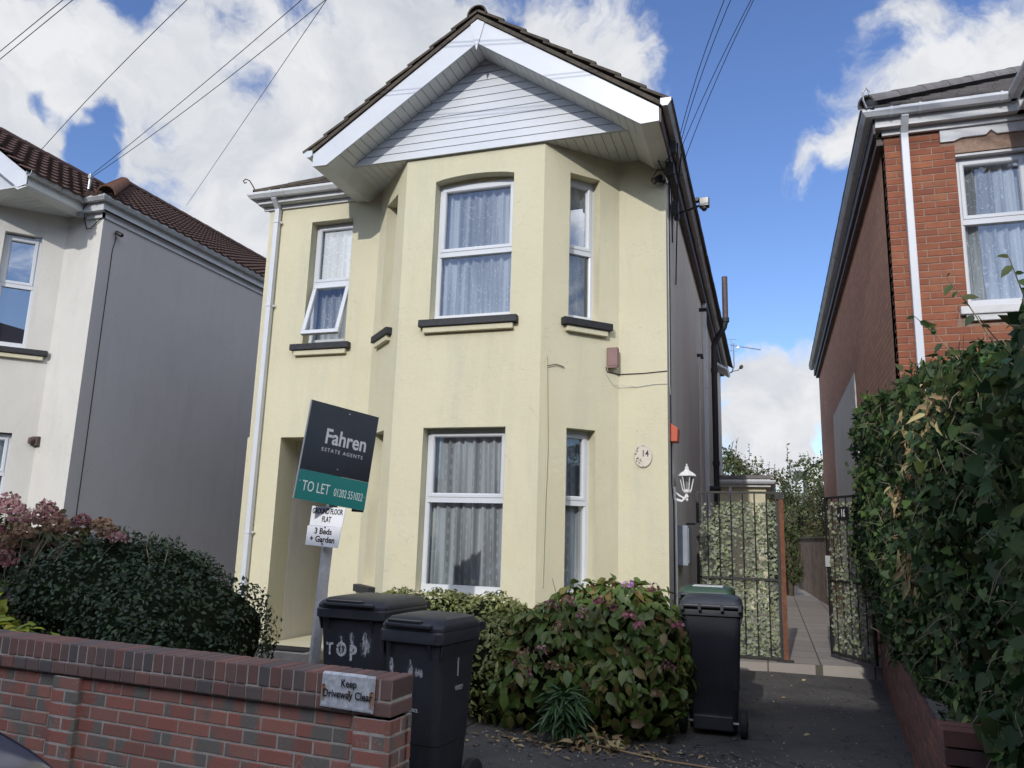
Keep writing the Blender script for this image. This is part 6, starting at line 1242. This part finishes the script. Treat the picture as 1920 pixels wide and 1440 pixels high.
# long shoots above the hedge
sh = []
for (y, z0_, h, dx) in ((8.9, 2.5, .62, -.02), (9.6, 2.15, .25, -.22), (9.9, 2.0, .3, -.15), (5.0, 2.55, .3, -.25), (4.3, 2.5, .35, -.2), (3.9, 2.45, .35, -.1), (7.2, 2.6, .2, 0)):
    x = facex(y, z0_)+.05; sh.append([Vector((x, y, z0_)), Vector((x+dx*.5, y, z0_+h*.6)), Vector((x+dx, y-.05, z0_+h))])
twigs(t, sh, r=.004, name='shoot'); SP = [tuple(a.lerp(b, f_)) for a, m__, b in sh for f_ in (.3, .45, .6, .7, .8, .9, 1.0)]
leaves('shoot_leaves', np.array(SP), np.tile((-.3, -1., .3), (len(SP), 1)), .06, 'leaf_bindweed', t, T_BIG, .55, .9, .2)
for (y, z) in ((5.7, 2.22), (5.6, 2.05), (6.3, 1.86), (5.5, 1.42), (5.4, 1.30), (4.6, 2.25)):
    P_ = np.array([(facex(y, z)-.05+rng.normal(0, .02), y+rng.normal(0, .06), z+rng.normal(0, .07)) for _ in range(26)]); leaves('dead_leaves', P_, np.tile((-1., -.4, .1), (26, 1)), .10, 'leaf_litter', t, T_LONG, .26, .9, .9, sv=.4)
# ------------------------------------------------------------------ TREES at the end of the passage
def tree(name, label, x, y, h, r, mat, n_, ls, z0_=1.0):
    t = thing(name, label, 'tree', (x, y, 0), 'trees behind the houses')
    g_ = MB(); g_.tube([(x, y, 0), (x+.1, y, h*.4), (x-.05, y+.1, h*.75)], [.16, .11, .04], 8)
    el_ = []
    for k in range(11):
        a = random.uniform(0, 6.28); f_ = random.uniform(.15, 1); zc = z0_ + (h-z0_)*f_*.92; rad = r*(1-.55*f_)*random.uniform(.4, .85); cx, cy = x+math.cos(a)*rad, y+math.sin(a)*rad; q_ = r*random.uniform(.30, .52)
        el_.append((cx, cy, zc, q_, q_, q_*random.uniform(.8, 1.3))); g_.tube([(x, y, zc*.6), (cx, cy, zc)], [.05, .015], 5)
    g_.obj('trunk', 'trunk_bark', t)
    P_, N_ = shell(el_, n_, .55, .2, .22); leaves('crown', P_, N_, ls, mat, t, T_SMALL, .55, 1.0, .1, sv=.5)
    tp = []
    for k in range(26):
        e_ = random.choice(el_); b_ = Vector((e_[0]+random.uniform(-.3, .3)*r, e_[1], e_[2]+e_[5]*.8)); tp.append((b_, b_+Vector((random.uniform(-.15, .15), 0, random.uniform(.3, .7)))))
    g_ = MB(); [g_.tube([a, b], [.012, .004], 4, False) for a, b in tp]; g_.obj('twigs', 'trunk_bark', t)
    P_ = np.array([tuple(a.lerp(b, f_)) for a, b in tp for f_ in (.2, .35, .5, .65, .8, .95)]); leaves('shoot_leaves', P_, np.tile((0, -1., .4), (len(P_), 1)), ls*.9, mat, t, T_SMALL, .5, 1.0, 0, .4)
    return t
tree('leafy_tree', 'tall green tree just beyond the back corner of the cream house', -1.5, 29, 4.6, 1.8, 'leaf_tree', 7000, .13)
tree('leafy_tree', 'warm toned small tree left of the gap between the houses', -.3, 32, 4.1, 1.6, 'leaf_tree_warm', 9000, .12)
tree('leafy_tree', 'broad bushy green tree in the middle of the gap', 1.0, 29, 3.9, 1.8, 'leaf_tree', 12000, .11, .3)
tree('leafy_tree', 'feathery tree with upright shoots behind the fence', 2.3, 33, 4.5, 1.9, 'leaf_tree', 8000, .11, .6)
tree('leafy_tree', 'low dark shrub overhanging the path before the fence', .55, 30.0, 3.2, 1.3, 'leaf_tree', 6000, .10, .1)
tree('leafy_tree', 'sprawling shrub leaning over the top of the fence', 1.7, 26.5, 3.2, 1.1, 'leaf_tree_warm', 5000, .09, .4)
tree('leafy_tree', 'dark bush filling the corner beside the extension', .35, 23.5, 2.2, .55, 'leaf_tree', 4000, .08, .1)
tree('leafy_tree', 'far tree rising behind the flat roofed extension', -1.6, 38, 5.0, 2.6, 'leaf_tree_warm', 5000, .15)
# ------------------------------------------------------------------ OVERHEAD CABLES
def cable(label, A, M, B, r=.0046):
    A, M, B = Vector(A), Vector(M), Vector(B); tm_ = (M-A).length/((M-A).length+(B-M).length); C = (M - A*(1-tm_)**2 - B*tm_**2)/(2*tm_*(1-tm_)); g_ = MB(); g_.tube([A*(1-s)**2 + C*2*s*(1-s) + B*s*s for s in [i/28 for i in range(29)]], r, 6)
    tag(autosmooth(g_.obj('overhead_cable', 'cable_black'), 80), label, 'cable', 'overhead cables')
PT = (3.4, 2.9, 8.3)
cable('left of the two cables meeting at the pale house corner bracket', (-9.5, 8.2, 6.60), (-4.677, 6.324, 7.158), PT)
cable('right of the two cables meeting at the pale house corner bracket', (-9.5, 8.2, 6.56), (-4.368, 6.317, 7.087), PT)
cable('cable passing over the pale house roof to a house behind', (-16.8, 18, 11.2), (-6.445, 9.349, 9.764), (3.9, .70, 8.33), .006)
cable('single cable crossing the upper left sky', (-19, 13, 8.0), (-7.156, 7.241, 8.361), PT, .006)
cable('upper of the two cables in the top left corner', (-22, 11, 8.0), (-8.585, 6.624, 8.209), PT, .006)
cable('lower of the two cables in the top left corner', (-22, 11, 7.8), (-8.337, 6.563, 8.111), PT, .006)
cable('leftmost of the four cables rising from the cream house eaves', (-.83, 8.0, 5.86), (-.267, 6.786, 6.562), PT, .004)
cable('second cable from the left rising from the cream house eaves', (-.83, 8.1, 5.84), (-.208, 6.785, 6.549), PT, .004)
cable('third cable from the left rising from the cream house eaves', (-.83, 8.2, 5.84), (-.026, 6.892, 6.589), PT, .004)
cable('rightmost slack cable rising from the cream house eaves', (-.82, 8.45, 5.82), (-.002, 6.963, 6.636), PT, .004)
t = thing('utility_pole', 'tall wooden telegraph pole carrying the overhead cables', 'pole', (3.4, 2.9, 0)); g = MB(); g.tube([(3.4, 2.9, -.1), (3.4, 2.9, 8.6)], [.15, .10], 12); g.obj('pole', 'trunk_bark', t); g = MB(); g.box((3.0, 2.86, 8.25), (3.8, 2.94, 8.33)); g.obj('crossarm', 'wood_fence', t)
# ------------------------------------------------------------------ PARKED CAR (only its corner shows)
t = thing('parked_car', 'dark blue car parked at the kerb, one corner showing at bottom left', 'car', (-4.3, .95, -.14))
g = MB(); cx0, cx1 = -6.1, -1.98; secs = []
prof = [(0, .35, .62, .62), (.03, .22, .78, .78), (.12, .18, .86, .86), (.25, .18, .92, .93), (.33, .18, .96, 1.25), (.42, .18, .97, 1.43), (.62, .18, .97, 1.45), (.74, .18, .96, 1.28), (.82, .18, .94, .98), (.92, .18, .86, .88), (.975, .2, .74, .75), (1.0, .34, .58, .58)]
for f_, zb, zbelt, zr in prof:
    x = cx0 + (cx1-cx0)*f_; taper = .86 + .14*math.sin(min(1, f_/.25)*math.pi/2) if f_ < .5 else .84 + .16*math.sin(min(1, (1-f_)/.25)*math.pi/2); hw_ = .87*taper; rw_ = hw_*.74
    ring = [(hw_*.9, zb), (hw_, zb+.12), (hw_*1.0, (zb+zbelt)/2), (hw_*.96, zbelt-.03), (hw_*.9, zbelt), (rw_ if zr > zbelt+.05 else hw_*.82, zr-.04 if zr > zbelt+.05 else zbelt+.02), (rw_*.8 if zr > zbelt+.05 else hw_*.4, zr+.02 if zr > zbelt+.05 else zbelt+.045)]
    full = [(x, 1.45-a, z-.14) for a, z in ring] + [(x, 1.45+a, z-.14) for a, z in reversed(ring)]; secs.append(full)
m_ = len(secs[0]); [g.v.extend(s) for s in secs]
for i in range(len(secs)-1):
    for j in range(m_): g.f.append((i*m_+j, i*m_+(j+1) % m_, (i+1)*m_+(j+1) % m_, (i+1)*m_+j))
g.f.append(tuple(range(m_))); g.f.append(tuple((len(secs)-1)*m_+j for j in range(m_))); o = g.obj('body', 'car_paint', t, smooth=True); md = o.modifiers.new('s', 'SUBSURF'); md.levels = 2; md.render_levels = 2
for sx_, y_ in ((cx0+.8, .62), (cx0+.8, 2.28), (cx1-.8, .62), (cx1-.8, 2.28)):
    g = MB(); g.lathe((sx_, y_, .17), [(.26, -.10), (.31, -.09), (.315, 0), (.31, .09), (.26, .10)], 28, (0, 1, 0)); wo_ = autosmooth(g.obj('wheel', 'tyre', t)); g = MB(); g.lathe((sx_, y_, .17), [(.2, -.105), (.05, -.11), (.05, .11), (.2, .105)], 20, (0, 1, 0)); g.obj('rim', 'alloy', wo_)
for y_ in (.95, 1.95): g = MB(); g.lathe((cx1-.05, y_, .5), [(.10, 0), (.09, .05), (.04, .07)], 14, (1, 0, 0)); g.obj('headlight', 'lamp_glass', t)
g = MB(); g.quad((cx0+1.35, .76, .84), (cx0+3.35, .76, .84), (cx0+3.0, .86, 1.2), (cx0+1.65, .86, 1.2)); g.quad((cx0+1.35, 2.14, .84), (cx0+3.35, 2.14, .84), (cx0+3.0, 2.04, 1.2), (cx0+1.65, 2.04, 1.2)); g.obj('side_window', 'car_glass', t)

# ------------------------------------------------------------------ every loose fitting its own part
def split_parts():
    for o in list(COL.objects):
        if o.type != 'MESH' or o.name.split('.')[0] not in ('gutter_stop_end', 'sensor', 'cable_bracket', 'joint', 'clip', 'screw', 'junction_box', 'side_window', 'pipe_collar', 'gutter_bracket', 'window_head', 'hinge', 'cable_tail', 'side_fascia', 'plinth'): continue
        bm = bmesh.new(); bm.from_mesh(o.data); seen = set(); isl = []
        for v in bm.verts:
            if v.index in seen: continue
            st = [v]; cur = []; seen.add(v.index)
            while st:
                a = st.pop(); cur.append(a.index)
                for e_ in a.link_edges:
                    b = e_.other_vert(a)
                    if b.index not in seen: seen.add(b.index); st.append(b)
            isl.append(set(cur))
        bm.free()
        if len(isl) < 2 or len(isl) > 12: continue
        for k, keep in enumerate(isl):
            me = o.data.copy(); b2 = bmesh.new(); b2.from_mesh(me); b2.verts.ensure_lookup_table()
            bmesh.ops.delete(b2, geom=[v for v in b2.verts if v.index not in keep], context='VERTS'); b2.to_mesh(me); b2.free()
            c = o.copy(); c.data = me; COL.objects.link(c)
        bpy.data.objects.remove(o)
split_parts()
